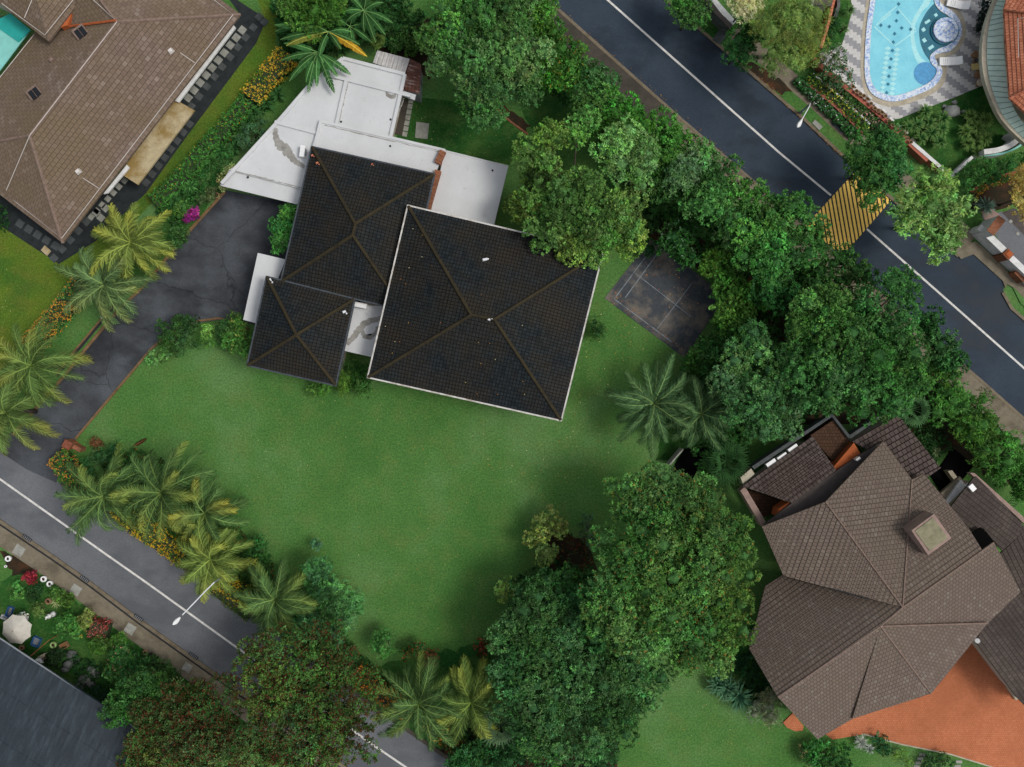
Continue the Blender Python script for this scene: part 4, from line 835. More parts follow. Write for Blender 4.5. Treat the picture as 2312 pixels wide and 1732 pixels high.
# ================================================================ POOL HOUSE, TOP RIGHT
c = P(2290, 120); K = thing('pool_house', 'house with terracotta roof and curved pale glass canopy beside the pool', 'house', (c.x, c.y, 0)); mb = MB()
roof_face(mb, [(2267, 20, 4.9), (2280, 220, 4.9), (2400, 100, 7.6)], [(2267, 20), (2270, 87), (2280, 222), (2400, 160), (2400, 40)], .34, .045)
roof_face(mb, [(2280, 222, 4.9), (2330, 268, 4.9), (2400, 160, 7.4)], [(2280, 222), (2400, 338), (2400, 160)], .34, .045)
roof_face(mb, [(2267, 20, 4.9), (2278, 3, 4.9), (2400, 40, 7.6)], [(2267, 20), (2290, -60), (2400, -80), (2400, 40)], .34, .045)
rk = mb.build('roof', 'terracotta', K); mb = MB(); mb.tube([P(2300, 130, 6.0), P(2298, 42, 6.0), P(2330, 38, 6.3)], .03, 4); mb.build('lightning_tape', 'cable', rk)
mb = MB(); mb.tube([P(2280, 222, 5.05), P(2400, 160, 7.55)], .13, 6); mb.tube([P(2267, 20, 5.05), P(2400, 40, 7.65)], .13, 6); mb.build('ridge_cap', 'terracotta', rk)
def ipl(path, n):
    o = []
    for i in range(len(path) - 1): o += [(path[i][0] + (path[i + 1][0] - path[i][0]) * k / n, path[i][1] + (path[i + 1][1] - path[i][1]) * k / n) for k in range(n)]
    return o + [path[-1]]
def smooth(pts, closed=True, n=6):
    o = []; N_ = len(pts)
    for i in range(N_ if closed else N_ - 1):
        p0, p1, p2, p3 = [pts[(i + q) % N_] if closed else pts[min(max(i + q, 0), N_ - 1)] for q in (-1, 0, 1, 2)]
        for k in range(n):
            t = k / n; o.append(tuple(.5 * (2 * p1[j] + (p2[j] - p0[j]) * t + (2 * p0[j] - 5 * p1[j] + 4 * p2[j] - p3[j]) * t * t + (3 * p1[j] - p0[j] - 3 * p2[j] + p3[j]) * t ** 3) for j in (0, 1)))
    return o if closed else o + [pts[-1]]
arcO = smooth([(2258, -25), (2240, 12), (2224, 60), (2217, 110), (2219, 160), (2231, 205), (2256, 262), (2292, 304), (2340, 345)], False, 4)
arcI = smooth([(2290, -20), (2270, 15), (2266, 50), (2267, 110), (2272, 160), (2278, 210), (2292, 250), (2322, 290), (2360, 320)], False, 4)
lerp = lambda a, b, t: (a[0] + (b[0] - a[0]) * t, a[1] + (b[1] - a[1]) * t)
edge = [lerp(a, b, .22) for a, b in zip(arcO, arcI)]
mb = MB()
for i in range(len(arcO) - 1): mb.prism([P(*q, 3.2) for q in (arcO[i], arcO[i + 1], edge[i + 1], edge[i])], 2.7, 3.2)
mb.build('canopy_rim', 'beige', K); mb = MB(); m2 = MB()
for i in range(len(arcO) - 1):
    q = [P(*edge[i], 3.25), P(*edge[i + 1], 3.25), P(*arcI[i + 1], 3.9), P(*arcI[i], 3.9)]; mb.add(q, [[0, 1, 2, 3]] if area2(q) > 0 else [[3, 2, 1, 0]])
    if i % 1 == 0 and i > 0: m2.tube([q[0] + Vector((0, 0, .02)), q[3] + Vector((0, 0, .02))], .02, 4)
gl_ = mb.build('glass_canopy', 'canopy_glass', K); m2.tube([P(*lerp(a, b, .78), 3.68) for a, b in zip(arcO, arcI)], .018, 4); m2.build('glazing_bar', 'canopy_rib', gl_)
mw = MB(); mw.prism([P(*q, 3) for q in [(2290, -10), (2284, 60), (2286, 200), (2330, 262), (2420, 300), (2420, -40)]], 0, 4.8); mw.build('wall', 'cream_wall', K)
# deck and pool
struct('pool_deck', [(1930, -80), (1921, 0), (1926, 20), (1915, 58), (1901, 101), (1875, 115), (1852, 120), (1850, 136), (2005, 271), (2030, 268), (2078, 249), (2150, 222), (2222, 192), (2231, 190), (2225, 160), (2222, 110), (2229, 60), (2245, 15), (2270, -80)], .06, 'deck', 0)
outer = smooth([(1968, -60), (1965, 0), (1957, 58), (1953, 116), (1953, 170), (1964, 205), (1986, 222), (2020, 229), (2063, 217), (2105, 198), (2124, 176), (2127, 155), (2115, 138), (2110, 126), (2122, 120), (2147, 114), (2163, 96), (2172, 72), (2167, 46), (2150, 25), (2130, 12), (2121, -5), (2118, -60)])
inn = smooth([(1979, -60), (1976, 0), (1968, 58), (1964, 116), (1964, 168), (1974, 198), (1992, 211), (2020, 217), (2058, 206), (2096, 188), (2112, 172), (2115, 156), (2104, 144), (2100, 130), (2106, 120), (2120, 110), (2140, 103), (2152, 90), (2159, 70), (2155, 50), (2140, 34), (2122, 22), (2110, 0), (2106, -60)])
border = smooth([(1959, -60), (1956, 0), (1948, 58), (1944, 116), (1944, 174), (1955, 212), (1980, 233), (2020, 241), (2068, 228), (2113, 207), (2134, 182), (2137, 150), (2126, 134), (2130, 130), (2154, 122), (2173, 100), (2182, 72), (2176, 40), (2157, 16), (2140, 4), (2131, -10), (2128, -60)])
def ring(o, i, z0, z1):
    mb = MB(); n = len(o)
    for k in range(n): mb.prism([P(*o[k], z1), P(*o[(k + 1) % n], z1), P(*i[(k + 1) % n], z1), P(*i[k], z1)], z0, z1)
    return mb
ring(border, outer, .04, .075).build('pool_border', 'beige', kind='structure')
ring(outer, inn, .04, .16).build('pool_coping', 'mosaic', kind='structure')
ring(inn, [lerp(a, (2050, 90), .006) for a in inn], .05, .165).build('pool_rim_line', 'white_wall', kind='structure')
mb = MB(); mb.sheet(PP(inn, .072), .072); mb.build('pool_floor', 'pool_floor', kind='structure')
mb = MB(); mb.sheet(PP(smooth([(2112, 8), (2096, 22), (2082, 45), (2075, 68), (2079, 100), (2090, 125), (2104, 137), (2120, 112), (2142, 103), (2156, 85), (2159, 70), (2155, 50), (2140, 34), (2122, 22)]), .078), .078); mb.build('spa_floor', 'pool_teal', kind='structure')
mb = MB(); mb.sheet(PP(smooth([(2112, -50), (2100, 5), (2084, 24), (2071, 45), (2064, 70), (2068, 105), (2080, 130), (2094, 142), (2086, 150), (2070, 138), (2059, 108), (2056, 68), (2063, 40), (2076, 18), (2088, -2), (2098, -50)]), .0765), .0765); mb.build('pool_steps', 'pool_pale', kind='structure')
mb = MB(); n_ = 28; mb.sheet([P(2089 + 26 * math.cos(2 * math.pi * k / n_), 166 + 26 * math.sin(2 * math.pi * k / n_), .084) for k in range(n_)], .084); mb.build('pool_bench', 'pool_bench', kind='structure')
ins = lambda p: p
dia = []
for k in range(12): dia.append((2028 - k * 2.5, 10 + k * 18.9))
dia = [(2028, 10), (2026, 29), (2023, 48), (2019, 77), (2016, 96), (2014, 115), (2011, 134), (2008, 153), (2006, 173), (2004, 191), (2001, 210), (2007, 61), (2035, 64), (1988, 58), (2055, 67)]
mb = MB(); [mb.sheet([P(x - 4.3, y), P(x, y + 4.6), P(x + 4.3, y), P(x, y - 4.6)], .090) for x, y in dia]; mb.build('pool_diamonds', 'pool_dark', kind='structure')
mb = MB()
def pline(a, b, z=.0805): strip(mb, [a, b], .06, -.06, None, z)
for k, (a, b) in enumerate([((1988, 44), (2024, 15)), ((2068, 67), (2028, 20)), ((1974, 60), (2016, 100)), ((2068, 70), (2020, 104)), ((2013, 30), (1978, 57))]): pline(a, b, .0800 + .0006 * k)
for k in range(10):
    y = 110 + k * 11; x = 2014 - (y - 110) * .13; mb.sheet([P(x - 18, y), P(x - 10, y + 5), P(x - 3, y), P(x - 10, y - 5)], .083 + .0003 * k); mb.sheet([P(x + 4, y + 3), P(x + 11, y + 8), P(x + 19, y + 3), P(x + 11, y - 2)], .0865 + .0003 * k)
mb.build('pool_pattern', 'pool_pale', kind='structure')
mb = MB(); [mb.box((*P(x, y)[:2], .08), (w_ / S, h_ / S, .02), .6) for x, y, w_, h_ in ((2112, 35, 7, 7), (2093, 50, 13, 6), (2084, 68, 8, 8), (2086, 92, 8, 9), (2101, 108, 13, 7))]; mb.build('spa_stones', 'pool_pale', kind='structure')
mb = MB(); mb.sheet(PP(inn, .125), .125); mb.build('pool_water', 'water', kind='structure')
c = P(2131, 71); sp_ = thing('fountain_basin', 'round raised spa basin of blue mosaic at the pool edge', 'spa', (c.x, c.y, .06))
mb = MB(); mb.lathe((c.x, c.y, .0), [(1.15, .06), (1.15, .42), (.85, .45), (.8, .3), (.35, .22), (.02, .2)], 32); mb.build('basin', 'mosaic', sp_)
mb = MB(); mb.lathe((c.x, c.y, .0), [(1.32, .06), (1.32, .22), (1.25, .24), (1.25, .1)], 32); mb.build('step', 'pool_teal', sp_)
mb = MB(); mb.lathe((c.x, c.y, .2), [(.1, 0), (.1, .12), (.02, .16)], 12); mb.build('jet', 'white_plastic', sp_)
def lounger(px, py, rot, label, L_=1.9, W_=.75):
    c = P(px, py, .3); t = thing('sun_lounger', label, 'sun lounger', (c.x, c.y, .06), 'sun loungers by the pool'); cr, sr = math.cos(rot), math.sin(rot); g = lambda x, y: (c.x + x * cr - y * sr, c.y + x * sr + y * cr)
    m1 = MB(); m1.box((*g(-.2, 0), .3), (L_ - .45, W_, .1), rot); m1.build('mattress', 'white_plastic', t)
    m2 = MB(); q = [(*g(L_ / 2 - .43, -W_ / 2), .33), (*g(L_ / 2 + .1, -W_ / 2), .62), (*g(L_ / 2 + .1, W_ / 2), .62), (*g(L_ / 2 - .43, W_ / 2), .33)]; m2.add(q + [(x, y, z + .09) for x, y, z in q], [[3, 2, 1, 0], [4, 5, 6, 7], [0, 1, 5, 4], [1, 2, 6, 5], [2, 3, 7, 6], [3, 0, 4, 7]]); m2.build('backrest', 'white_plastic', t)
    m3 = MB(); m3.box((*g(0, 0), .24), (L_, W_ * .9, .05), rot); m3.build('frame', 'metal_white', t)
    for sx in (-1, 1):
        for sy in (-1, 1): m4 = MB(); m4.box((*g(sx * L_ * .38, sy * W_ * .36), .06), (.07, .07, .19), rot); m4.build('leg', 'metal_white', t)
    m5 = MB(); [m5.box((*g(-.55 + .16 * k, 0), .4), (.02, W_ * .7, .012), rot) for k in range(3)]; m5.build('towel', 'metal_grey', t)
lounger(2160, 10, -.25, 'white sun lounger at the top edge of the picture beside the pool'); lounger(2143, 139, 0.02, 'white sun lounger on the deck below the blue spa basin')
c = P(2203, 151, .4); t = thing('side_table', 'low table with yellow top by the glass canopy', 'table', (c.x, c.y, .06)); mb = MB(); mb.box((c.x, c.y, .42), (.85, .6, .05), .1); mb.build('tabletop', 'yellow_table', t); [MB().box((c.x + a, c.y + b, .06), (.05, .05, .36)).build('leg', 'wood', t) for a in (-.35, .35) for b in (-.23, .23)]
def stool(px, py, r, mat, label):
    c = P(px, py, .4); t = thing('wicker_stool', label, 'stool', (c.x, c.y, .06)); mb = MB(); mb.lathe((c.x, c.y, .06), [(r * .8, 0), (r * .95, .2), (r * .8, .36)], 16); mb.build('base', 'clay', t); m2 = MB(); m2.lathe((c.x, c.y, .42), [(r, 0), (r, .06), (r * .8, .1), (.02, .11)], 16); m2.build('seat', mat, t)
stool(2203, 123, .33, 'clay', 'brown round wicker stool above the yellow table'); stool(2209, 168, .33, 'clay', 'brown round wicker stool below the yellow table'); stool(2213, 187, .35, 'cream_pot', 'cream round stool nearest the pool garden lawn'); stool(2204, 137, .2, 'rock', 'small grey round stool touching the yellow table')
# garden wall round the pool plot
def wall(name, label, path, w, h, mat, cat='wall', cap=None, z0=0):
    c = P(*path[0], h); t = thing(name, label, cat, (c.x, c.y, 0)); mb = MB(); strip(mb, [(q[0], q[1]) for q in path], w / 2, -w / 2, 0, h)
    mb2 = MB(); L, Rr = ribbon(path, w / 2, -w / 2, h)
    for i in range(len(L) - 1): mb2.prism([L[i], L[i + 1], Rr[i + 1], Rr[i]], z0, h - .06)
    mb2.build('wall', mat, t); m3 = MB(); L, Rr = ribbon(path, w / 2 + .03, -w / 2 - .03, h)
    for i in range(len(L) - 1): m3.prism([L[i], L[i + 1], Rr[i + 1], Rr[i]], h - .06, h)
    m3.build('coping', cap or mat, t); return t
wall('garden_wall', 'red brick terrace wall with flower pots along the pool deck', [(1838, 132), (1870, 165), (1910, 197), (1990, 262), (2056, 326), (2095, 362)], .34, 1.1, 'brick', cap=simple('red_coping', (.36, .11, .07), .15, 3))
wall('garden_wall', 'white topped brick wall at the point of the pool garden', [(2060, 322), (2148, 398)], .26, 1.15, 'brick', cap='white_wall')
wall('garden_wall', 'short white wall rising from the point to the curved white wall', [(2148, 398), (2196, 354)], .22, 1.1, 'white_wall')
wall('curved_wall', 'thick curved white wall closing the pool garden', smooth([(2222, 343), (2255, 338), (2285, 326), (2303, 308), (2290, 296)], False, 5), .42, 1.9, 'white_wall')
wall('curved_wall', 'thin green topped curved rail outside the white wall', smooth([(2222, 351), (2260, 347), (2295, 334), (2325, 312)], False, 5), .1, 1.2, 'white_wall', cap='turquoise_pale')
wall('planter_wall', 'lower red brick planter strip beside the pavement', [(1822, 184), (1885, 236), (1950, 298)], .34, .6, 'brick', cap=simple('red_coping_low', (.36, .12, .08), .15, 3))
wall('planter_wall', 'thin pale edging between the planted terraces', [(1836, 166), (1890, 212), (1965, 280)], .12, .75, 'white_wall')
wall('boundary_wall', 'thin orange coped wall running up from the pool deck', [(1854, 108), (1870, 55), (1888, -20)], .2, 1.6, 'orange_wall', cap='terracotta')
wall('boundary_wall', 'grey wall behind the thin orange wall at the top edge', [(1892, -20), (1894, 12), (1886, 38)], .22, 1.2, 'rock')
for k in range(17):
    t_ = k / 16; x, y = lerp((1925, 196), (2056, 318), t_); y += 3 * math.sin(k * 1.3); c = P(x, y, 1.3); t = thing('flower_pot', f'small brown flower pot, {ORD[k]} from the top on the terrace wall', 'pot', (c.x, c.y, 1.1), 'flower pots on the terrace wall')
    mb = MB(); mb.lathe((c.x, c.y, 1.1), [(.12, 0), (.18, .25), (.2, .28), (.15, .28), (.14, .2), (.01, .2)], 12); mb.build('pot', 'clay', t); L = Leaves(); blades(L, (c.x, c.y, 1.32), .16, 8, (.05, .06, .02), .05); L.build('plant', t)
    if k % 2 == 0:
        c = P(x + 5, y - 3, .2); mb = MB(); mb.box((c.x, c.y, .06), (.2, .5, .3), .8); mb.build('balustrade_post', 'white_wall', loc=(c.x, c.y, .06), label=f'short white post, {ORD[k // 2]} from the top behind the flower pots', cat='post', group='white posts along the deck edge')
# gate and walls, right edge
wall('gate_wall', 'white marble clad wall beside the driveway gate, upper length', [(2212, 512), (2268, 566)], .55, 1.6, 'white_wall'); wall('gate_wall', 'white marble clad wall beyond the brick pillar, lower length', [(2283, 582), (2345, 640)], .5, 1.6, 'white_wall')
wall('gate_canopy', 'red tiled top of the gate porch', [(2263, 492), (2236, 526)], .75, 2.7, 'white_wall', 'porch', cap='brick')
c = P(2277, 574, 1.8); t = thing('brick_pillar', 'square red brick pillar between the white gate walls', 'pillar', (c.x, c.y, 0)); MB().box((c.x, c.y, 0), (.75, .75, 1.8), .75).build('shaft', 'brick', t); MB().box((c.x, c.y, 1.8), (.6, .6, .1), .75, taper=.7).build('cap', 'orange_wall', t)
c = P(2306, 622, 1.2); MB().box((c.x, c.y, 0), (.5, 1.2, 1.1), .75).build('letterbox_wall', 'brick', loc=(c.x, c.y, 0), label='low red brick block at the right edge beside the lower gate wall', cat='wall')
struct('gate_drive', [(2216, 488), (2262, 478), (2400, 560), (2400, 700), (2290, 590)], .035, 'asphalt_grey', 0); struct('gate_forecourt', [(2215, 478), (2240, 470), (2262, 490), (2246, 512), (2226, 500)], .05, 'pink_stone', 0)
struct('inner_court', [(2262, 480), (2290, 470), (2400, 540), (2400, 620)], .04, 'flat_brown', 0)
for k, (x, y) in enumerate([(2282, 500), (2298, 528)]): slab('cover_slab', ['pale square tile in the grey court behind the gate, upper', 'pale square tile in the grey court behind the gate, lower'][k], 'slab', [(x - 5, y), (x, y - 5), (x + 5, y), (x, y + 5)], .04, .03, 'stone_pale', 'pale tiles behind the gate')
wall('curved_planter', 'curved brick edged planter of orange flowers behind the light green tree', smooth([(2196, 432), (2225, 408), (2262, 395), (2312, 385)], False, 5), .16, .5, 'brick')
struct('brown_path', [(2190, 470), (2210, 430), (2260, 408), (2330, 396), (2330, 440), (2270, 470), (2230, 480)], .03, 'soil', 0)
c = P(1855, 15, 2.5); t = thing('garden_shelter', 'small grey tiled shelter at the top edge behind the yellow green tree', 'shelter', (c.x, c.y, 0)); MB().prism([P(*q, 2.6) for q in [(1836, -20), (1885, -20), (1878, 14), (1850, 12), (1834, 8)]], 2.45, 2.6).build('roof', 'flat_brown', t); MB().prism([P(*q, 2.7) for q in [(1833, -20), (1838, -20), (1836, 12), (1832, 12)]], 2.3, 2.7).build('edge', 'white_wall', t); MB().prism([P(*q, 2.6) for q in [(1840, -20), (1880, -20), (1874, 8), (1842, 4)]], 0, 2.4).build('wall', 'cream_wall', t)
wall('boundary_wall', 'brown coped wall behind the pale flowering bush at the top edge', [(1585, -15), (1615, 25), (1650, 60)], .35, 1.8, 'rock', cap='flat_brown'); slab('wall_panel', 'white panel showing between the trees at the top edge', 'panel', [(1615, -5), (1628, 10), (1662, 48), (1655, 56), (1628, 30), (1605, 0)], 1.2, .2, 'white_wall')
# brick post at driveway mouth
c = P(152, 1004, 1.2); t = thing('gate_pillar', 'red brick gate pillar at the mouth of the driveway', 'pillar', (c.x, c.y, 0)); MB().box((c.x, c.y, 0), (.7, .7, 1.3), -.5).build('shaft', 'brick', t); MB().box((c.x, c.y, 1.3), (.8, .8, .1), -.5, taper=.8).build('cap', simple('red_cap', (.22, .07, .04), .3, 4), t); MB().box((c.x + .75, c.y - .35, 0), (.8, .4, 1.0), -.5).build('wing', 'brick', t)
# fence at the back of the lawn by the palms
wall('trellis_wall', 'weathered white topped wall under the twin palms', [(1512, 1050), (1543, 1014)], .07, 1.8, 'stone_pale'); struct('painted_shade_yard', [(1515, 1060), (1548, 1010), (1600, 1010), (1560, 1090)], .03, 'painted_dark', 0)  # near-black yard sheet; the shade under the palms is painted
# ================================================================ STREET LAMPS
def lamp(base, head, label, z=7.5):
    b = P(*base, 0); h_ = P(*head, z); t = thing('street_lamp', label, 'street lamp', (b.x, b.y, 0)); m1 = MB(); m1.tube([(b.x, b.y, 0), (b.x, b.y, z - .6)], [.1, .06], 10); m1.tube([(b.x, b.y, 0), (b.x, b.y, .9)], .13, 10); m1.build('pole', 'metal_grey', t)
    d = (h_ - Vector((b.x, b.y, z))); m2 = MB(); m2.tube([(b.x, b.y, z - .65), Vector((b.x, b.y, z - .2)) + d * .2, Vector((b.x, b.y, z)) + d * .85], .05, 8); m2.build('arm', 'metal_white', t)
    d.normalize(); s_ = Vector((-d.y, d.x, 0)); m3 = MB(); prof = [(-.4, .05), (-.28, .11), (0, .18), (.24, .19), (.4, .12), (.48, .03)]; vs = []
    for x, w in prof: vs += [h_ + d * x - s_ * w, h_ + d * x - s_ * w * .6 + Vector((0, 0, .12)), h_ + d * x + s_ * w * .6 + Vector((0, 0, .12)), h_ + d * x + s_ * w]
    m3.add(vs, [[4 * i + k, 4 * i + k + 1, 4 * i + 5 + k, 4 * i + 4 + k] for i in range(5) for k in range(3)] + [[4 * i + 3, 4 * i, 4 * i + 4, 4 * i + 7] for i in range(5)] + [[0, 3, 2, 1], [20, 21, 22, 23]]); m3.build('lamp_head', 'white_plastic', t)
lamp((542, 1276), (400, 1401), 'street lamp whose pale arm reaches over the lower road centre line', 7.5)
lamp((1806, 256), (1806, 278), 'street lamp on the verge beside the terraced planters', 3.4)
c = P(233, 716, .5); t = thing('garden_globe_lamp', 'small white globe lamp on the grass beside the driveway', 'garden lamp', (c.x, c.y, 0)); MB().tube([(c.x, c.y, 0), (c.x, c.y, .5)], .04, 8).build('post', 'metal_grey', t); MB().lathe((c.x, c.y, .5), [(.05, 0), (.14, .08), (.17, .2), (.12, .32), (.02, .36)], 16).build('globe', 'white_plastic', t, smooth=True)
# ================================================================ HEDGES
OR = (.55, .20, .02); YO = (.50, .27, .02); HG = (.055, .15, .025)
hedge('tall flowering hedge glowing yellow orange beside the banana plants', [(648, 118), (600, 172), (562, 218)], 46, 1.5, (.07, .15, .02), (.50, .27, .03), .6, patch=.85)
hedge('clipped green hedge with a few orange sprays behind the brown house', [(558, 224), (510, 280), (450, 345), (395, 410), (345, 455)], 34, 1.3, (.05, .16, .03), OR, .06, patch=.12)
hedge('orange topped hedge between the dry lawn and the driveway palms', [(190, 625), (150, 680), (100, 735), (58, 785)], 42, 1.4, (.05, .15, .035), (.50, .20, .03), .55, patch=.6)
hedge('green corner hedge with orange tips at the driveway mouth', [(120, 1030), (140, 1050), (175, 1090), (200, 1120)], 44, 1.4, (.055, .16, .03), (.6, .17, .03), .6, patch=.45)
hedge('yellow flowering hedge between the palms and the lower road', [(262, 1145), (300, 1185), (350, 1215), (412, 1262)], 42, 1.4, (.08, .15, .02), YO, .55, patch=.85)
hedge('small yellow orange hedge piece beside the street lamp arm', [(488, 1310), (530, 1338), (560, 1352)], 36, 1.4, (.08, .14, .02), YO, .5, patch=.7)
hedge('dull orange hedge running out from under the flame trees', [(800, 1520), (850, 1560), (890, 1590), (920, 1610)], 38, 1.3, (.05, .09, .02), (.42, .13, .02), .7, patch=.7)
hedge('dark hedge with sparse orange blossom under the bottom palms', [(960, 1630), (1000, 1660), (1040, 1690)], 40, 1.3, (.05, .10, .02), (.5, .18, .02), .5, patch=.4)
hedge('low red leaved clipped bush on the path in the bottom left garden', [(200, 1418), (240, 1430)], 42, 1.0, (.20, .045, .035), (.3, .1, .08), .5, leaf=.13)
hedge('low lime green edging on the lower road verge', [(470, 1330), (560, 1400)], 14, .3, (.06, .13, .02), OR, .05, leaf=.1)
hedge('planted row of leafy green between pavement and lower red planter', [(1800, 175), (1870, 245), (1935, 305)], 17, .7, (.04, .13, .035), (.5, .5, .45), .08, leaf=.2)
hedge('planted row of green and yellow between the two red planters', [(1828, 170), (1900, 232), (1962, 292)], 20, .8, (.06, .14, .025), (.45, .35, .05), .25, leaf=.2)
hedge('planted row of mixed pink and green below the flower pots', [(1858, 165), (1930, 228), (2000, 290)], 20, .9, (.055, .13, .035), (.5, .22, .2), .15, leaf=.2)
hedge('orange flowering curve of bedding behind the curved brick edge', [(2200, 440), (2228, 418), (2265, 404), (2312, 396)], 12, .45, (.06, .10, .02), (.6, .22, .03), .7, leaf=.14, patch=.8)
# ================================================================ PALMS
G1 = (.085, .165, .05); T1 = (.38, .41, .07); G2 = (.055, .13, .045); T2 = (.26, .33, .06)
g = 'coconut palms along the driveway'
palm('yellow tipped palm nearest the brown house corner', 296, 548, 98, 7.5, (.16, .22, .05), (.47, .47, .07), g, 20)
palm('grey green palm just below the yellow tipped palm', 236, 643, 96, 7.0, (.11, .19, .07), (.26, .28, .08), g, 20)
palm('palm by the orange hedge near the left edge', 72, 826, 110, 7.5, (.11, .19, .05), (.36, .33, .06), g, 20)
palm('palm cut by the left edge above the lower road', 14, 932, 108, 7.5, (.11, .18, .05), (.34, .31, .06), g, 20)
g = 'coconut palms between the lawn and the lower road'
palm('leftmost palm of the clump above the corner hedge', 235, 1121, 104, 7.5, G1, T2, g, 21)
palm('dense middle palm of the clump above the yellow hedge', 366, 1112, 118, 8, G1, T1, g, 23)
palm('palm with yellow upright fronds on the lawn side of the clump', 462, 1160, 95, 7, G1, (.50, .44, .06), g, 15)
palm('star shaped yellow green palm over the start of the lamp arm', 476, 1262, 92, 7.5, (.15, .22, .05), (.46, .47, .08), g, 19)
palm('dark palm beside the bluish green small tree', 622, 1353, 96, 7.5, G1, T2, g, 20)
palm('large open palm at the bottom beside the flame trees', 945, 1588, 108, 7.5, G1, T2, g, 20)
palm('yellow tipped palm at the bottom by the dark big tree', 1064, 1585, 100, 7.5, (.10, .17, .04), T1, g, 18)
g = 'twin coconut palms at the edge of the lawn'
palm('left of the twin deep green palms below the court', 1476, 912, 105, 8, (.075, .155, .06), (.12, .22, .08), g, 22, hang=.75)
palm('right of the twin deep green palms below the court', 1584, 934, 92, 7.6, (.07, .145, .055), (.11, .2, .075), g, 20, hang=.75)
def fan_palm(label, px, py, rp, z, col, n=16):
    c = P(px, py, z); t = thing('fan_palm', label, 'palm tree', (c.x, c.y, 0)); off = rng.random() * 6
    for k in range(n):
        az = off + k * 2.4; e = R_(60) - R_(70) * k / n; ln = rp / S * .9; L = Leaves(); d = np.array([math.cos(az) * math.cos(e), math.sin(az) * math.cos(e), math.sin(e)]); h0 = np.array([c.x, c.y, z - .2]) + d * ln * .5; V = []; C = []
        sd_ = np.array([-math.sin(az), math.cos(az), 0]); cc = np.array(col) * rng.uniform(.7, 1.3); V.append([np.array([c.x, c.y, z - .2]) - sd_ * .03, np.array([c.x, c.y, z - .2]) + sd_ * .03, h0 + sd_ * .03, h0 - sd_ * .03]); C.append([cc] * 4)
        for q in np.linspace(-1.4, 1.4, 11):
            dd = d * math.cos(q) + sd_ * math.sin(q); e2 = h0 + dd * ln * rng.uniform(.38, .6) - np.array([0, 0, .12]); md = h0 + dd * ln * .3; w = np.cross(dd, [0, 0, 1]) * .075; V.append([h0 - w * .3, h0 + w * .3, md + w, md - w]); C.append([cc] * 4); V.append([md - w, md + w, e2 + w * .1, e2 - w * .1]); C.append([cc, cc, cc * 1.4, cc * 1.4])
        L.raw(V, C); L.build('frond', t)
    MB().tube([(c.x, c.y, 0), (c.x, c.y, z - .2)], [.16, .1], 8).build('trunk', 'bark', t)
fan_palm('grey green fan palm right of the bottom palms', 1128, 1629, 62, 4.5, (.085, .15, .07), 22); fan_palm('small fan palm tucked under the banana plants by the shed', 852, 92, 22, 2., (.09, .15, .03), 10)
fan_palm('spreading fan palm at the foot of the big round tree by the gabled house', 2062, 925, 46, 3.5, (.06, .14, .05), 14)
fan_palm('shaded fan palm under the twin palms near the west wing', 1640, 1042, 60, 3.2, (.03, .09, .025), 18)
# ================================================================ BANANAS
def banana(label, px, py, leaves, z, col=(.040, .125, .034)):
    c = P(px, py, z); t = thing('banana_plant', label, 'banana plant', (c.x, c.y, 0), 'banana plants behind the villa')
    for (ex, ey, *cc) in leaves:
        lc = np.array(cc[0] if cc else col) * rng.uniform(.7, 1.5); e = P(ex, ey, z + .1); d = Vector((e.x - c.x, e.y - c.y, 0)); ln = max(.6, d.length); d.normalize(); s_ = np.array([-d.y, d.x, 0]); d = np.array([d.x, d.y, 0]); n = 22; V = []; C = []; w0 = .20 + .035 * ln
        pr = []
        for k in range(n + 1):
            u = k / n; pr.append(np.array([c.x, c.y, z]) + d * ln * (u ** .92) + np.array([0, 0, .55 * math.sin(u * 2.4) - .45 * u * u]))
        for k in range(n):
            u = (k + .5) / n; w = w0 * max(.05, math.sin(math.pi * min(1, .08 + u * .95)) ** .55) * (0 if u < .12 else 1) * rng.uniform(.82, 1.08); gap = .86 if rng.random() < .35 else 1.0
            a, b = pr[k], pr[k] + (pr[k + 1] - pr[k]) * gap; rb = .028; up = np.array([0, 0, .02])
            V.append([a - s_ * rb + up, pr[k + 1] - s_ * rb + up, pr[k + 1] + s_ * rb + up, a + s_ * rb + up]); C.append([lc * 2.0 + np.array([.1, .1, .04])] * 4)
            if w > .02:
                for sg in (-1, 1):
                    j = rng.uniform(.75, 1.2); V.append([a + s_ * sg * rb, b + s_ * sg * rb, b + s_ * sg * w + d * .10 - np.array([0, 0, w * .45]), a + s_ * sg * w + d * .10 - np.array([0, 0, w * .45])]); C.append([lc * j] * 4)
        L = Leaves(); L.raw(V, C); L.build('leaf', t)
    MB().tube([(c.x, c.y, 0), (c.x + .05, c.y, z * .5), (c.x, c.y, z)], [.16, .13, .09], 8).build('stem', simple('banana_stem', (.13, .16, .05), .3, 6), t)
Y = (.62, .34, .03); 
banana('banana plant spreading over the white flat roof', 718, 118, [(633, 136), (652, 182), (695, 210), (715, 195), (755, 210), (792, 168), (672, 145), (640, 96), (705, 160), (762, 172), (735, 150), (690, 185)], 4.4)
banana('banana plant with a bright yellow dying leaf', 742, 72, [(828, 126, Y), (792, 70), (618, 55), (632, 88), (645, 102, (.2, .22, .04)), (700, 60), (812, 100), (720, 130), (668, 60), (770, 110)], 4.7)
banana('banana plant nearest the top edge beside the dark bed', 822, 24, [(865, 4), (886, 50), (870, 78), (822, 70), (780, 50), (848, 95), (770, 28), (835, -20), (790, -8)], 4.4)
banana('banana plant in the middle of the clump under the bright bush', 685, 62, [(640, 45), (655, 90), (700, 100), (735, 55), (670, 20), (720, 30), (620, 70)], 3.9)
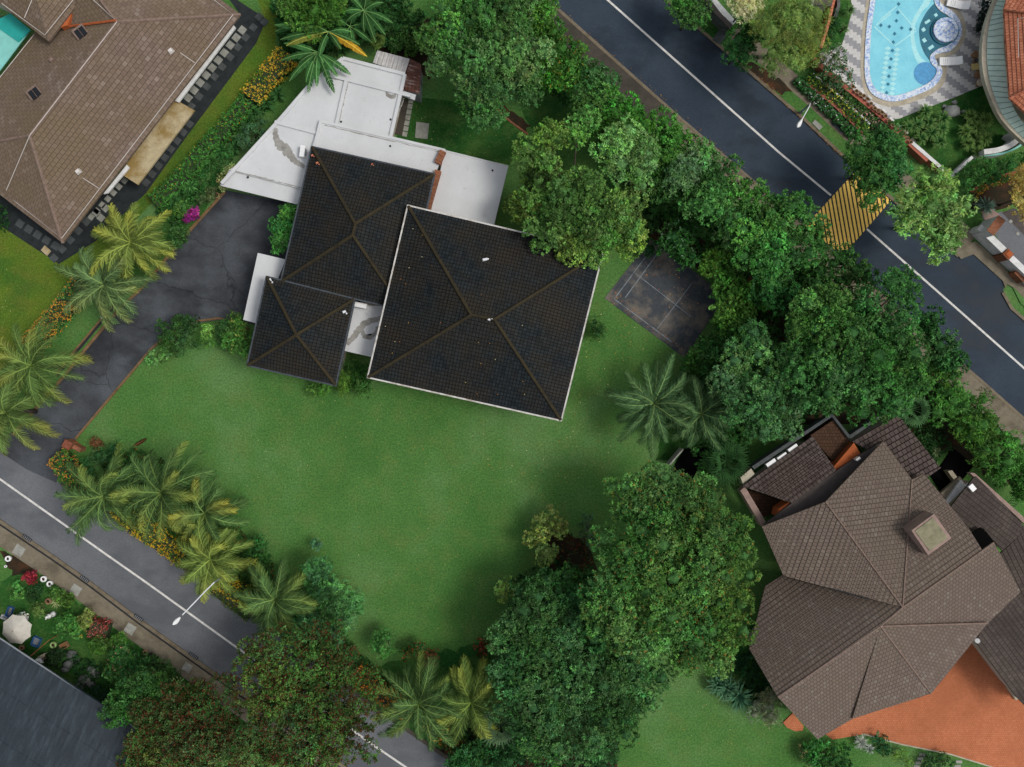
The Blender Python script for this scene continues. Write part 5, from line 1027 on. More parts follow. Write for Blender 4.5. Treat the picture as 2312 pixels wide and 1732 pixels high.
banana('banana plant between the yellow leafed one and the shed', 790, 60, [(770, 100), (840, 95), (850, 55), (810, 20), (750, 40), (800, 110)], 3.7)
banana('banana plant half hidden by the bright bush at the top', 628, 15, [(615, 5), (645, 20), (650, -15), (600, -20), (665, 10)], 4.0)
# ================================================================ TREES
DG = (.032, .105, .028); MG = (.055, .155, .045); BG = (.05, .165, .03); LG = (.13, .25, .07); GG = (.06, .14, .06); OG = (.10, .19, .045)
t = tree
t('broadleaf_tree', 'broad fine leaved tree on the lawn left of the hedge along the upper road', 'tree', [(1045, 70, 82, .5), (1110, 40, 95), (1150, 130, 85), (1090, 150, 90), (1080, 230, 62, 1), (1000, 90, 50, 1.2), (1180, 190, 50, 1.5), (1130, -20, 80, .6)], 9, (.068, .18, .055), leaf=.26, tr=.3, per=13)
t('broadleaf_tree', 'small bright tree behind the banana plants at the top edge', 'tree', [(700, 15, 62), (750, 20, 38, .5), (655, 10, 30, .4)], 6, (.06, .17, .03), leaf=.28)
gA = 'saturated green trees in the belt along the upper road'
t('broadleaf_tree', 'topmost tree of the belt beside the dark pavement', 'tree', [(1205, 20, 48), (1235, 80, 50), (1200, 60, 45)], 6.5, BG, group=gA)
t('broadleaf_tree', 'belt tree with yellowed patch below the topmost one', 'tree', [(1270, 130, 55), (1235, 165, 48), (1300, 155, 40)], 6.2, BG, group=gA, mix=(.25, .2, .03), mixf=.06)
t('broadleaf_tree', 'darker belt tree facing the small red spot on the pavement', 'tree', [(1340, 185, 55), (1320, 240, 40), (1370, 215, 48)], 6.6, MG, group=gA)
t('broadleaf_tree', 'rounded belt tree right above the cauliflower shaped tree', 'tree', [(1400, 245, 60), (1440, 290, 50), (1385, 290, 38)], 7, BG, group=gA)
t('broadleaf_tree', 'belt tree touching the kerb where the pavement turns beige', 'tree', [(1490, 300, 52), (1530, 330, 48), (1480, 355, 50)], 6.5, BG, group=gA)
t('small_leaf_tree', 'bluish pale leaved small tree in the belt beside the road', 'tree', [(1585, 355, 34), (1560, 385, 38), (1535, 400, 28)], 6.8, (.09, .20, .085))
t('broadleaf_tree', 'deep shaded belt tree right of the cauliflower shaped tree', 'tree', [(1500, 420, 52), (1455, 400, 38), (1560, 440, 55)], 6.2, DG)
t('cauliflower_tree', 'large cauliflower shaped tree with yellow green lobes overhanging the charcoal roof', 'tree', [(1205, 360, 52, .8), (1240, 300, 36, .5), (1305, 290, 48, .2), (1230, 410, 62), (1300, 440, 78), (1190, 450, 44, 1), (1240, 510, 62, .5), (1290, 550, 42, 1.2), (1360, 500, 75, .3), (1400, 470, 60, .6), (1340, 560, 40, 1.6), (1420, 540, 45, 1.5)], 9.5, (.085, .185, .045), r2=1.2, leaf=.28, tr=.33, per=13, lobejit=.25)
t('broadleaf_tree', 'pale green rounded tree crown beside the cauliflower shaped one', 'tree', [(1410, 350, 66), (1430, 400, 52), (1385, 320, 38), (1450, 350, 38)], 9.6, (.115, .25, .085), leaf=.27)
t('broadleaf_tree', 'green tree bordering the road left of the yellow hatching, upper one', 'tree', [(1640, 410, 62), (1600, 460, 50), (1690, 440, 46)], 7.6, (.05, .155, .04))
t('broadleaf_tree', 'wide green tree reaching the left end of the yellow hatching', 'tree', [(1780, 490, 72), (1720, 510, 62), (1830, 520, 50, .6), (1740, 580, 72), (1660, 520, 55, .8), (1800, 570, 50)], 8.5, (.048, .15, .04))
t('broadleaf_tree', 'dark shaded tree between the hatching and the biggest round tree', 'tree', [(1890, 600, 50), (1820, 640, 65), (1750, 660, 62), (1930, 620, 42)], 6.2, DG)
t('round_tree', 'biggest dense round tree beside the upper road', 'tree', [(1930, 790, 120), (1860, 720, 80, .6), (1990, 700, 75, .8), (2020, 790, 78, .6), (1870, 850, 85, .4), (1980, 880, 75, .6), (1800, 790, 60, 1.5), (2040, 650, 45, 2), (2060, 860, 50, 1.4)], 11, (.048, .145, .042), leaf=.28, tr=.34, per=12, r2=1.3)
t('round_tree', 'grey green fine leaved tree left of the biggest round tree', 'tree', [(1720, 830, 75), (1690, 900, 62), (1750, 900, 62), (1690, 770, 45, .8), (1720, 960, 42, 1), (1780, 950, 40, 1.2), (1650, 860, 48, .8)], 9, (.058, .155, .060), leaf=.24, tr=.3, per=13)
t('broad_leaf_shrub', 'light leafed shrub overhanging the right side of the court', 'shrub', [(1610, 592, 34), (1645, 640, 45), (1670, 700, 42), (1640, 720, 36), (1700, 660, 38)], 4.6, (.06, .165, .03), leaf=.4, tr=.4, per=7, wide=.6)
t('broad_leaf_shrub', 'dark shrub mass along the lower right edge of the court', 'shrub', [(1612, 778, 42), (1580, 825, 32), (1650, 740, 40), (1600, 840, 45), (1625, 890, 38)], 4.4, (.028, .095, .025), leaf=.34)
t('broad_leaf_shrub', 'dark glossy tree at the top corner of the court', 'tree', [(1530, 545, 44), (1545, 565, 38)], 4.4, (.022, .085, .024), leaf=.5, tr=.45, per=7, mix=(.16, .28, .16), mixf=.08, wide=.4)
t('broad_leaf_shrub', 'dim undergrowth between the court and the cauliflower shaped tree', 'shrub', [(1460, 500, 28), (1470, 560, 20)], 2., (.022, .07, .02))
t('weeping_shrub', 'long weeping green shrub mass between gabled house and upper road', 'shrub', [(2140, 850, 45), (2190, 900, 48), (2140, 920, 45), (2235, 960, 50), (2280, 1010, 48), (2230, 1030, 40), (2180, 970, 45), (2110, 820, 35)], 4.2, (.055, .165, .035), leaf=.42, tr=.4, per=9, wide=.28)
t('weeping_shrub', 'drooping bright shrub at the right edge above the iron fence', 'shrub', [(2300, 1060, 40), (2315, 1100, 28), (2260, 1075, 25)], 3.4, (.05, .16, .03), leaf=.42, wide=.28)
t('broadleaf_tree', 'dark tree filling the gap right of the biggest round tree', 'tree', [(2125, 770, 42), (2100, 730, 38), (2150, 810, 32)], 5.5, (.03, .10, .03))
t('feathery_tree', 'olive feathery round tree at the top between road and pool', 'tree', [(1782, 60, 84), (1760, 120, 56, .6), (1820, 110, 45, .8), (1765, 30, 40, .8), (1800, -20, 55, .6)], 8.5, (.13, .215, .055), leaf=.30, tr=.4, per=16, wide=.22, r2=1.4, jit=.2)
t('broadleaf_tree', 'dark round bush tree left of the olive feathery tree', 'tree', [(1672, 110, 42), (1690, 75, 36), (1655, 125, 24)], 5, (.035, .12, .035), leaf=.24)
t('broadleaf_tree', 'small dark tree over the kerb at the top edge of the upper road', 'tree', [(1560, 30, 36), (1545, -5, 34), (1580, 45, 22)], 5, (.045, .14, .035), leaf=.24)
t('flowering_bush', 'cream flowering bush at the top edge', 'bush', [(1690, 12, 34), (1682, -15, 32)], 6.5, (.42, .40, .20), leaf=.16, tr=.25, per=14, jit=.12)
t('broadleaf_tree', 'deep green tree over the right end of the yellow hatching', 'tree', [(1985, 365, 68), (1950, 340, 48), (2030, 370, 46), (1975, 420, 46), (2000, 320, 40)], 7.2, (.045, .15, .042), leaf=.28)
t('star_leaf_tree', 'light yellow green tree beside the yellow hatching', 'tree', [(2110, 480, 70), (2070, 450, 48), (2150, 470, 48), (2110, 540, 45), (2110, 420, 45), (2060, 500, 38), (2150, 530, 40)], 8, (.15, .29, .085), leaf=.46, tr=.42, per=11, wide=.35, r2=1.1)
t('oleander', 'loose pink flowered shrub at the left corner of the pool deck', 'shrub', [(1880, 140, 32), (1900, 175, 30), (1860, 150, 22)], 2.6, (.06, .14, .055), leaf=.24, mix=(.5, .15, .12), mixf=.05, dens=.6, core=False)
t('broadleaf_tree', 'leafy creeper mass outside the curved white wall', 'shrub', [(2205, 388, 30), (2245, 384, 26), (2288, 372, 26), (2322, 362, 26), (2180, 410, 24), (2255, 398, 18)], 2.8, (.05, .16, .04), leaf=.24)
t('flowering_bush', 'large pale yellow tree cut by the right edge', 'tree', [(2312, 440, 40), (2325, 400, 30), (2330, 480, 30)], 5, (.45, .42, .14), leaf=.2, tr=.3, per=12, jit=.15, mix=(.4, .2, .05), mixf=.1)
t('flame_tree', 'red brown flame tree over the lower road', 'tree', [(690, 1530, 95), (610, 1560, 80), (760, 1580, 72, .4), (650, 1640, 90), (570, 1500, 52, .6), (750, 1660, 80, .3), (800, 1620, 48, 1), (620, 1460, 52, .8), (770, 1500, 50, .8), (600, 1720, 70, .6), (700, 1730, 70, .6), (720, 1450, 50, 1)], 9.5, (.05, .115, .032), leaf=.24, tr=.34, per=13, mix=(.10, .04, .018), mixf=.26, core=False, dens=1.25)
t('flame_tree', 'darker red flecked flame tree beside the slate roof', 'tree', [(430, 1640, 90), (370, 1700, 80), (500, 1700, 75), (340, 1620, 50, .8), (480, 1590, 55, .6), (320, 1730, 50, .6), (440, 1760, 60)], 8.6, (.04, .09, .03), leaf=.24, tr=.34, per=13, mix=(.10, .036, .016), mixf=.28, core=False, dens=1.25)
t('broadleaf_tree', 'blue green tree between slate roof and lower pavement', 'tree', [(290, 1560, 52), (270, 1600, 42), (320, 1540, 38), (350, 1560, 36)], 6.5, (.035, .115, .034), leaf=.26)
t('feathery_tree', 'bluish green layered small tree beside the dark palm', 'tree', [(740, 1345, 50), (780, 1385, 45), (720, 1290, 32, .4), (700, 1400, 45, .6), (790, 1360, 32), (740, 1430, 38, .8), (660, 1420, 35, 1)], 5.4, (.07, .19, .075), leaf=.30, tr=.34, per=12, wide=.36, dens=1.1)
t('bush', 'tiny bluish green sapling on the lawn above the layered tree', 'bush', [(716, 1230, 13)], 1.6, (.06, .16, .08), leaf=.26, tr=.25, per=8, r2=.7)
t('bush', 'round bright green bush at the bottom of the lawn', 'bush', [(866, 1446, 36)], 3, (.06, .19, .045), leaf=.26, r2=.7, wide=.4)
t('bush', 'red speckled bush right of the round bright bush', 'bush', [(925, 1470, 22), (945, 1462, 14)], 1.8, (.03, .09, .025), mix=(.35, .07, .02), mixf=.2, leaf=.24, r2=.6)
t('bush', 'reddish brown bush above the bottom palms', 'bush', [(970, 1490, 22)], 1.6, (.09, .05, .02), mix=(.18, .04, .02), mixf=.4, leaf=.16, r2=.6)
t('bush', 'dark red cordyline bush above the right bottom palm', 'bush', [(1090, 1466, 20)], 1.5, (.12, .03, .02), mix=(.05, .08, .02), mixf=.4, leaf=.3, r2=.6)
t('round_tree', 'largest dark green tree with pale olive crown at the bottom centre', 'tree', [(1500, 1150, 95, .8), (1420, 1120, 60, 1.2), (1590, 1130, 60, 1.2), (1560, 1230, 110), (1450, 1240, 90, .2), (1640, 1220, 75, .8), (1510, 1330, 105), (1400, 1380, 85, .4), (1620, 1330, 85, .5), (1560, 1420, 75, .8), (1460, 1440, 72, .8), (1650, 1420, 52, 1.6), (1370, 1310, 55, 1), (1620, 1480, 42, 2), (1550, 1490, 35, 2)], 12, (.062, .165, .045), leaf=.27, tr=.34, per=13, r2=1.15, mix=(.24, .15, .03), mixf=.035)
t('round_tree', 'dark tree massed against the bottom edge left of the largest tree', 'tree', [(1290, 1540, 105), (1430, 1540, 70, .8), (1370, 1470, 75, 1), (1180, 1420, 60, .8), (1160, 1540, 55, 1), (1170, 1620, 55, 1.2), (1290, 1420, 80, .8), (1220, 1460, 78, .4), (1360, 1560, 80), (1230, 1600, 72, .2), (1310, 1640, 85), (1400, 1610, 60, .6), (1200, 1380, 62, .8), (1250, 1330, 60, 1), (1180, 1480, 42, 1.2), (1360, 1680, 42, 1.4), (1220, 1680, 50, 1)], 9, (.042, .125, .042), leaf=.26, tr=.33, per=12)
t('bush', 'lime green shrub on the right edge of the big lawn', 'bush', [(1235, 1180, 30), (1215, 1215, 32), (1230, 1250, 26), (1260, 1195, 20)], 3.4, (.16, .25, .07), leaf=.24, tr=.28, r2=.8, dens=.85)
t('bush', 'small lime shrub on the lawn edge further down', 'bush', [(1142, 1335, 20), (1155, 1315, 16)], 2.2, (.17, .27, .08), leaf=.2, tr=.25, r2=.6)
t('bush', 'small grey green bush in the red soil patch', 'bush', [(1322, 1180, 24), (1335, 1215, 18)], 1.8, (.06, .11, .07), leaf=.26, r2=.6, dens=.6, core=False)
t('broadleaf_tree', 'dark green bush clump at the bottom edge below the fan palm', 'bush', [(1080, 1700, 42), (1040, 1720, 34), (1130, 1715, 38), (1165, 1690, 30)], 4, (.028, .10, .03), leaf=.26)
# shrubs round the villa
t('bush', 'large dark rounded bush at the bend of the driveway', 'bush', [(385, 740, 32), (415, 760, 36), (395, 775, 30), (425, 730, 28)], 3.2, (.035, .10, .03), leaf=.2, tr=.26, r2=.75)
t('bush', 'round lime green bush between two dark driveway bushes', 'bush', [(466, 766, 23), (470, 752, 16)], 2.2, (.10, .24, .055), leaf=.16, tr=.2, r2=.6)
t('bush', 'dark bush right of the lime green driveway bush', 'bush', [(500, 752, 26), (515, 740, 18)], 2.4, (.032, .10, .03), leaf=.2, tr=.25, r2=.7)
t('bush', 'broad leaved bush against the small charcoal roof', 'bush', [(543, 755, 30), (535, 735, 22), (555, 775, 22), (520, 775, 20)], 2.6, (.045, .14, .03), leaf=.3, r2=.7, mix=(.3, .35, .08), mixf=.08)
t('bush', 'low pale leaved plants on the lawn corner by the driveway', 'bush', [(345, 812, 15), (362, 806, 12), (375, 795, 10)], .8, (.09, .22, .07), leaf=.2, r2=.4, tr=.2)
t('bush', 'tall broad leaved bush between driveway and middle charcoal roof', 'bush', [(655, 480, 20), (640, 512, 26), (630, 548, 22), (650, 540, 20), (622, 508, 12)], 3.4, (.05, .18, .045), leaf=.34, r2=.7, tr=.28)
t('bush', 'light green bush tucked under the corner of the small charcoal roof', 'bush', [(714, 872, 24), (730, 876, 18)], 1.6, (.09, .22, .045), leaf=.18, r2=.6, tr=.2)
t('bush', 'yellow green grass clump between the two charcoal roofs', 'bush', [(775, 870, 20), (782, 850, 16)], 2.0, (.11, .23, .04), leaf=.4, r2=.6, wide=.15)
t('bush', 'dark leafy bush in the gap below the stained white roof', 'bush', [(805, 862, 26), (825, 840, 22), (800, 830, 22), (820, 875, 22)], 2.4, (.035, .11, .025), leaf=.2, r2=.7)
t('bush', 'small bare edged bush against the east side of the large charcoal roof', 'bush', [(1345, 735, 20), (1352, 750, 14)], 1.6, (.03, .09, .025), leaf=.18, r2=.6, dens=.7)
t('bush', 'dark plants in the soil bed behind the shed', 'bush', [(905, 90, 22), (935, 110, 18), (920, 75, 18), (890, 100, 16), (950, 95, 14)], 1.5, (.045, .12, .03), leaf=.3, r2=.6, dens=.7, core=False)
t('bush', 'bushes below the round hedge near the left driveway palms', 'bush', [(395, 545, 20), (408, 530, 16), (400, 515, 12)], 1.8, (.045, .13, .035), leaf=.24, r2=.6)
t('bush', 'magenta bougainvillea beside the driveway kerb', 'bush', [(426, 490, 13), (438, 483, 9)], 1.2, (.20, .025, .17), leaf=.16, tr=.18, r2=.4, jit=.25)
t('bush', 'small grey green herb patch next to the magenta bougainvillea', 'bush', [(462, 450, 18), (478, 438, 14)], .9, (.08, .13, .05), leaf=.14, r2=.5)
t('bush', 'pale cream bush at the tip of the white flat roof', 'bush', [(510, 405, 14), (520, 388, 12), (505, 425, 10)], 2., (.30, .36, .15), leaf=.18, r2=.5)
t('bush', 'round clipped light bush near the magenta bougainvillea', 'bush', [(400, 480, 18), (412, 470, 12)], 1.4, (.06, .17, .04), leaf=.16, r2=.5)
t('bush', 'grey green round bush beside the hedge and the white roof edge', 'bush', [(570, 300, 26), (588, 285, 22), (552, 320, 18)], 2.2, (.05, .12, .055), leaf=.18, r2=.6)
t('bush', 'pinkish brown bush by the brick pillar at the driveway mouth', 'bush', [(215, 1003, 17)], 1.3, (.20, .09, .05), leaf=.14, tr=.2, r2=.5, mix=(.1, .12, .03), mixf=.3)
t('bush', 'dark bush between the corner hedge and the palm clump', 'bush', [(205, 1045, 24), (228, 1030, 18), (260, 1020, 22)], 1.7, (.03, .10, .03), leaf=.2, r2=.6)
t('bush', 'dark leafy bush right of the star shaped palm', 'bush', [(580, 1230, 22), (570, 1255, 26), (590, 1265, 18)], 2, (.035, .12, .03), leaf=.28, r2=.6)
# plants under the gabled house
t('bush', 'ashy grey green bush beside the lowest brown gable', 'bush', [(1720, 1595, 30), (1745, 1580, 26), (1735, 1620, 24), (1705, 1615, 18)], 2.6, (.17, .20, .13), leaf=.3, wide=.2, r2=.8, dens=.8)
rosette('strap_leaf_clump', 'glossy strap leaved clump under the largest tree by the gable', 'plant', 1655, 1560, 44, (.06, .17, .09), 80, .16, z=.9, heads=[(1640, 1550, 36), (1665, 1570, 40), (1620, 1545, 28)], tip=(.15, .3, .15))
t('bush', 'green bush clump at the bottom edge beside the court', 'bush', [(1840, 1690, 28), (1865, 1700, 30), (1830, 1715, 30), (1900, 1720, 32)], 1.8, (.035, .13, .035), leaf=.3, r2=.7)
rosette('silver_agave', 'larger silvery rosette beside the terracotta court', 'plant', 1943, 1675, 19, (.40, .44, .38), 90, .05, z=.5); rosette('silver_agave', 'smaller silvery rosette below the larger one', 'plant', 1962, 1690, 14, (.36, .40, .36), 60, .05, z=.4)
for k, (x, y) in enumerate([(2024, 1708), (2040, 1700), (2052, 1722)]):
    t('clipped_bush', ['round clipped lime bush, left of the three by the court edge', 'round clipped lime bush, top of the three by the court edge', 'round clipped lime bush, right of the three by the court edge'][k], 'bush', [(x, y, 12)], 1.1, (.13, .26, .05), leaf=.1, tr=.15, per=10, r2=.7, group='clipped lime bushes by the court')
t('bush', 'dark flowering bush at the bottom right below the court', 'bush', [(2110, 1712, 20), (2135, 1722, 22), (2095, 1725, 16)], 1.2, (.03, .09, .03), leaf=.2, r2=.5)
t('bush', 'dark low bush between silver rosettes and clipped bushes', 'bush', [(1995, 1690, 20), (1980, 1665, 10)], .9, (.025, .10, .04), leaf=.24, r2=.5); t('bush', 'beige seeded bush at the left of the bottom garden', 'bush', [(1815, 1700, 12), (1825, 1715, 12)], 1.3, (.22, .24, .13), leaf=.14, r2=.5)
for k, (x, y) in enumerate([(2082, 1704), (2078, 1713), (2074, 1722), (2070, 1731), (2165, 1720), (2162, 1730)]):
    c = P(x, y, .02); mb = MB(); mb.box((c.x, c.y, .01), (.6, .26, .04), -.1 + .1 * k % .3); mb.build('stepping_slab', 'stone_pale', loc=(c.x, c.y, .01), label=['top pale stepping slab of the left run at the bottom garden', 'second pale stepping slab of the left run at the bottom garden', 'third pale stepping slab of the left run at the bottom garden', 'lowest pale stepping slab of the left run at the bottom edge', 'upper pale stepping slab of the right run at the bottom edge', 'lower pale stepping slab of the right run at the bottom edge'][k], cat='stepping stone', group='stepping slabs in the bottom garden')
rosette('yucca', 'pale spiky rosette beside the dark pond', 'plant', 2113, 1020, 15, (.16, .23, .10), 60, .05, z=.6)
t('bush', 'plants in the shaded yard between gabled house and weeping shrubs', 'bush', [(2090, 980, 26), (2110, 960, 22), (2080, 950, 20)], 1.2, (.03, .08, .025), leaf=.25, r2=.5, dens=.6, core=False)
c = P(2290, 1145, 1); fn = thing('iron_fence', 'black iron railing at the right edge above the flat roof', 'fence', (c.x, c.y, 0)); a, b = P(2282, 1152, 1.1), P(2320, 1112, 1.1)
mb = MB(); mb.tube([(a.x, a.y, 1.1), (b.x, b.y, 1.1)], .025, 6); mb.tube([(a.x, a.y, .2), (b.x, b.y, .2)], .025, 6); mb.build('rail', 'grate', fn); mb = MB(); [mb.tube([(a.x + (b.x - a.x) * k / 9, a.y + (b.y - a.y) * k / 9, 0), (a.x + (b.x - a.x) * k / 9, a.y + (b.y - a.y) * k / 9, 1.25)], .02, 5) for k in range(10)]; mb.build('bars', 'grate', fn)
# strap plants by the hedge behind the brown house
SG = (.05, .15, .04); 
for k, (x, y, r, c_, lab) in enumerate([(628, 215, 22, SG, 'beside the orange hedge end'), (600, 235, 26, SG, 'near the upper hedge bend'), (575, 255, 22, SG, 'left of the grey green round bush'), (540, 250, 22, (.06, .19, .05), 'on top of the hedge'), (500, 340, 24, (.05, .17, .04), 'with yellow flower below the hedge'), (478, 365, 22, (.06, .17, .04), 'beside the yellow flowered one'), (530, 335, 20, SG, 'near the white roof edge'), (408, 430, 26, (.06, .18, .045), 'large, near the lower hedge end'), (430, 420, 20, (.07, .2, .05), 'with yellow bud near the kerb'), (395, 455, 18, (.05, .15, .04), 'closest to the bougainvillea'), (558, 225, 20, (.07, .18, .05), 'broad leaved at the hedge corner')]):
    rosette('lily_plant', 'dark green strap leaved lily ' + lab, 'plant', x, y, r, c_, 46, .15, 'strap leaved plants along the hedge', .5)
# spiky plants in the pool garden
for k, (x, y, r) in enumerate([(2088, 252, 19), (2049, 286, 17), (2069, 282, 19), (2096, 277, 18), (2127, 268, 21), (2124, 290, 19), (2101, 301, 20), (2120, 320, 20), (2078, 313, 18), (2188, 264, 20), (2224, 271, 20), (2177, 297, 19), (2205, 289, 20), (2222, 313, 20), (2185, 325, 17), (2208, 345, 17)]):
    rosette('spiky_shrub', ['round spiky shrub nearest the deck edge', 'leftmost round spiky shrub by the pot wall', 'round spiky shrub second from the pot wall', 'round spiky shrub in the centre of the left group', 'tall round spiky shrub below the big rock', 'round spiky shrub under the tall one by the rock', 'round spiky shrub left of the brown tinted one', 'lowest brown hearted spiky shrub of the left group', 'dark spiky shrub at the lower left by the wall', 'spiky shrub right beside the big rock', 'spiky shrub nearest the curved glass canopy', 'left middle spiky shrub of the right group', 'centre spiky shrub of the right group', 'right lower spiky shrub facing the curved wall', 'lower left spiky shrub of the right group', 'dark spiky shrub leaning on the curved white wall'][k], 'shrub', x, y, r, (.09, .18, .04) if k > 8 else (.06, .17, .045), 90, .10, 'spiky shrubs in the pool garden', .75, tip=(.20, .32, .09))
rosette('spiky_shrub', 'bright spiky palm plant left of the pool near the top', 'shrub', 1916, 24, 16, (.10, .2, .06), 70, .06, None, .7); rosette('spiky_shrub', 'bright spiky palm plant left of the pool further down', 'shrub', 1904, 66, 15, (.10, .19, .06), 70, .06, None, .7)
t('bush', 'dark bush in the narrow bed between orange wall and deck', 'bush', [(1880, 50, 12), (1884, 25, 10), (1878, 80, 12)], 1.2, (.025, .08, .025), leaf=.2, r2=.5)
t('bush', 'black leaved bush beside the glass canopy at the top', 'bush', [(2222, 25, 14), (2216, 45, 12), (2212, 62, 10), (2225, 10, 10)], 1.3, (.014, .028, .022), leaf=.2, r2=.4)
rosette('blue_agave', 'bluish agave rosette near the gate', 'plant', 2224, 466, 24, (.16, .26, .19), 80, .1, z=.7)
def rock(px, py, r, label, h=.4):
    c = P(px, py, h * .5); mb = MB(); n = 11; vs = []; 
    for (k_, zz) in ((1, 0), (1.05, h * .45), (.7, h * .9)):
        for i in range(n): a = 2 * math.pi * i / n; q = r / S * k_ * rng.uniform(.8, 1.15); vs.append((c.x + q * math.cos(a) * 1.15, c.y + q * math.sin(a) * .85, .05 + zz * rng.uniform(.85, 1.1)))
    vs.append((c.x, c.y, .05 + h)); fs = [[j * n + i, j * n + (i + 1) % n, (j + 1) * n + (i + 1) % n, (j + 1) * n + i] for j in range(2) for i in range(n)] + [[2 * n + i, 2 * n + (i + 1) % n, 3 * n] for i in range(n)]; mb.add(vs, fs); mb.build('rock', 'garden_rock' if px > 2000 else 'rock', loc=(c.x, c.y, .05), label=label, cat='rock', group='rocks in the pool garden' if px > 2000 else 'rocks of the bottom left rockery', smooth=True)
rock(2150, 251, 16, 'biggest grey rock on the pool garden lawn', .7); rock(2132, 240, 4.5, 'small rock left of the biggest rock', .2); rock(2155, 231, 5.5, 'flat pale rock above the biggest rock', .2); rock(2175, 252, 4, 'small rock right of the biggest rock', .2)
# ================================================================ BOTTOM LEFT GARDEN
c = P(32, 1424, 2.6); um = thing('parasol', 'cream canvas parasol half over the slate roof edge', 'parasol', (c.x, c.y, 0)); mb = MB(); n = 8; r = 1.42
vs = [(c.x, c.y, 2.75)] + [(c.x + r * math.cos(2 * math.pi * k / n + .3), c.y + r * math.sin(2 * math.pi * k / n + .3), 2.15) for k in range(n)] + [(c.x + r * .93 * math.cos(2 * math.pi * (k + .5) / n + .3) * .95, c.y + r * .93 * math.sin(2 * math.pi * (k + .5) / n + .3) * .95, 2.2) for k in range(n)]
mb.add(vs, [[0, 1 + k, 1 + n + k] for k in range(n)] + [[0, 1 + n + k, 1 + (k + 1) % n] for k in range(n)]); mb.build('canopy', 'fabric', um)
mb = MB(); mb.tube([(c.x, c.y, 0), (c.x, c.y, 2.85)], .03, 8); mb.build('pole', 'wood', um); mb = MB(); [mb.tube([(c.x, c.y, 2.72), vs[1 + k][:2] + (2.14,)], .012, 4) for k in range(n)]; mb.build('ribs', 'wood', um)
def pot(px, py, r, h, mat, label, name='plant_pot', plant=None, z=0.02, group=None):
    c = P(px, py, h); t = thing(name, label, 'pot', (c.x, c.y, z), group); mb = MB(); mb.lathe((c.x, c.y, z), [(r * .6, 0), (r, h * .6), (r * .95, h), (r * .55, h * 1.02), (r * .5, h * .8), (.01, h * .8)], 20); mb.build('pot', mat, t, smooth=True)
    MB().lathe((c.x, c.y, z + h * .8), [(r * .5, .01), (.01, .015)], 14).build('soil', 'soil', t)
    if plant: L = Leaves(); blades(L, (c.x, c.y, z + h), plant[0], plant[1], plant[2], plant[3]); L.build('plant', t)
g = 'white urns in the bottom left garden'
pot(97, 1308, .29, .5, 'white_plastic', 'left one of the white urn pair beside the pavement', group=g); pot(111, 1319, .29, .5, 'white_plastic', 'right one of the white urn pair beside the pavement', group=g); pot(17, 1262, .28, .5, 'white_plastic', 'white urn by the left edge on the soil', group=g); pot(12, 1279, .13, .25, 'white_plastic', 'tiny white pot below the urn at the left edge', group=g)
pot(119, 1457, .32, .45, 'green_glaze', 'green glazed round bowl between blue crate and wooden box'); pot(108, 1358, .3, .4, 'clay', 'clay pot with dry stems above the striped agave', plant=(.3, 10, (.1, .06, .03), .03)); pot(48, 1463, .25, .35, 'clay', 'brown pot at the slate roof edge under the parasol')
pot(327, 1474, .26, .35, 'clay', 'clay pot on the pavement edge right of the flowering shrub'); pot(340, 1478, .16, .4, 'grate', 'small black pot beside the clay pot on the pavement edge'); pot(349, 1518, .2, .25, 'clay', 'orange clay saucer pot below the black pot'); pot(489, 441, .3, .35, 'clay', 'wide clay pot by the driveway kerb near the white roof tip', plant=(.3, 14, (.12, .1, .03), .04))
def boxy(name, label, cat, px, py, w, d, h, rot, mat, mat2, z=.02):
    c = P(px, py, h); t = thing(name, label, cat, (c.x, c.y, z)); cr, sr = math.cos(rot), math.sin(rot); th = .04
    MB().box((c.x, c.y, z), (w, d, h * .15), rot).build('base', mat2, t); mb = MB()
    for sx, sy, ww, dd in ((0, 1, w, th), (0, -1, w, th), (1, 0, th, d - 2 * th), (-1, 0, th, d - 2 * th)):
        x, y = sx * (w / 2 - th / 2), sy * (d / 2 - th / 2); mb.box((c.x + x * cr - y * sr, c.y + x * sr + y * cr, z + h * .15), (ww, dd, h * .85), rot)
    mb.build('sides', mat, t); return t
boxy('plastic_crate', 'blue plastic crate on the grass right of the parasol', 'crate', 80, 1450, .75, .85, .4, -.4, 'blue_plastic', 'metal_grey'); boxy('plastic_tub', 'blue edged tub with grey lid above the parasol', 'tub', 20, 1382, .5, .95, .4, -.35, 'blue_plastic', 'stone_pale'); boxy('wooden_box', 'open wooden box right of the green glazed bowl', 'box', 143, 1459, .7, .55, .4, .5, 'clay', 'wood'); boxy('steel_sink', 'pale metal basin next to the blue edged tub', 'basin', 8, 1394, .55, .35, .3, -.35, 'metal_white', 'metal_grey')
a, b = P(68, 1482, .9), P(110, 1446, 1.5); mb = MB(); mb.tube([a, a.lerp(b, .5), b], [.06, .05, .045], 8); mb.tube([(a.x, a.y, 0), a], .05, 6); mb.tube([(b.x, b.y, 0), b], .05, 6); mb.build('wooden_rail', 'wood', loc=(a.x, a.y, 0), label='orange brown wooden rail leading from the slate roof to the green bowl', cat='rail')
def chair(px, py, rot, mat, label, name='garden_chair'):
    c = P(px, py, .5); t = thing(name, label, 'chair', (c.x, c.y, .02)); cr, sr = math.cos(rot), math.sin(rot); g_ = lambda x, y: (c.x + x * cr - y * sr, c.y + x * sr + y * cr)
    MB().box((*g_(0, 0), .42), (.5, .5, .05), rot, taper=.95).build('seat', mat, t); MB().box((*g_(0, .26), .45), (.5, .06, .45), rot, taper=.9).build('backrest', mat, t)
    for x in (-.2, .2):
        for y in (-.2, .2): MB().box((*g_(x, y), .02), (.05, .05, .4), rot).build('leg', mat, t)
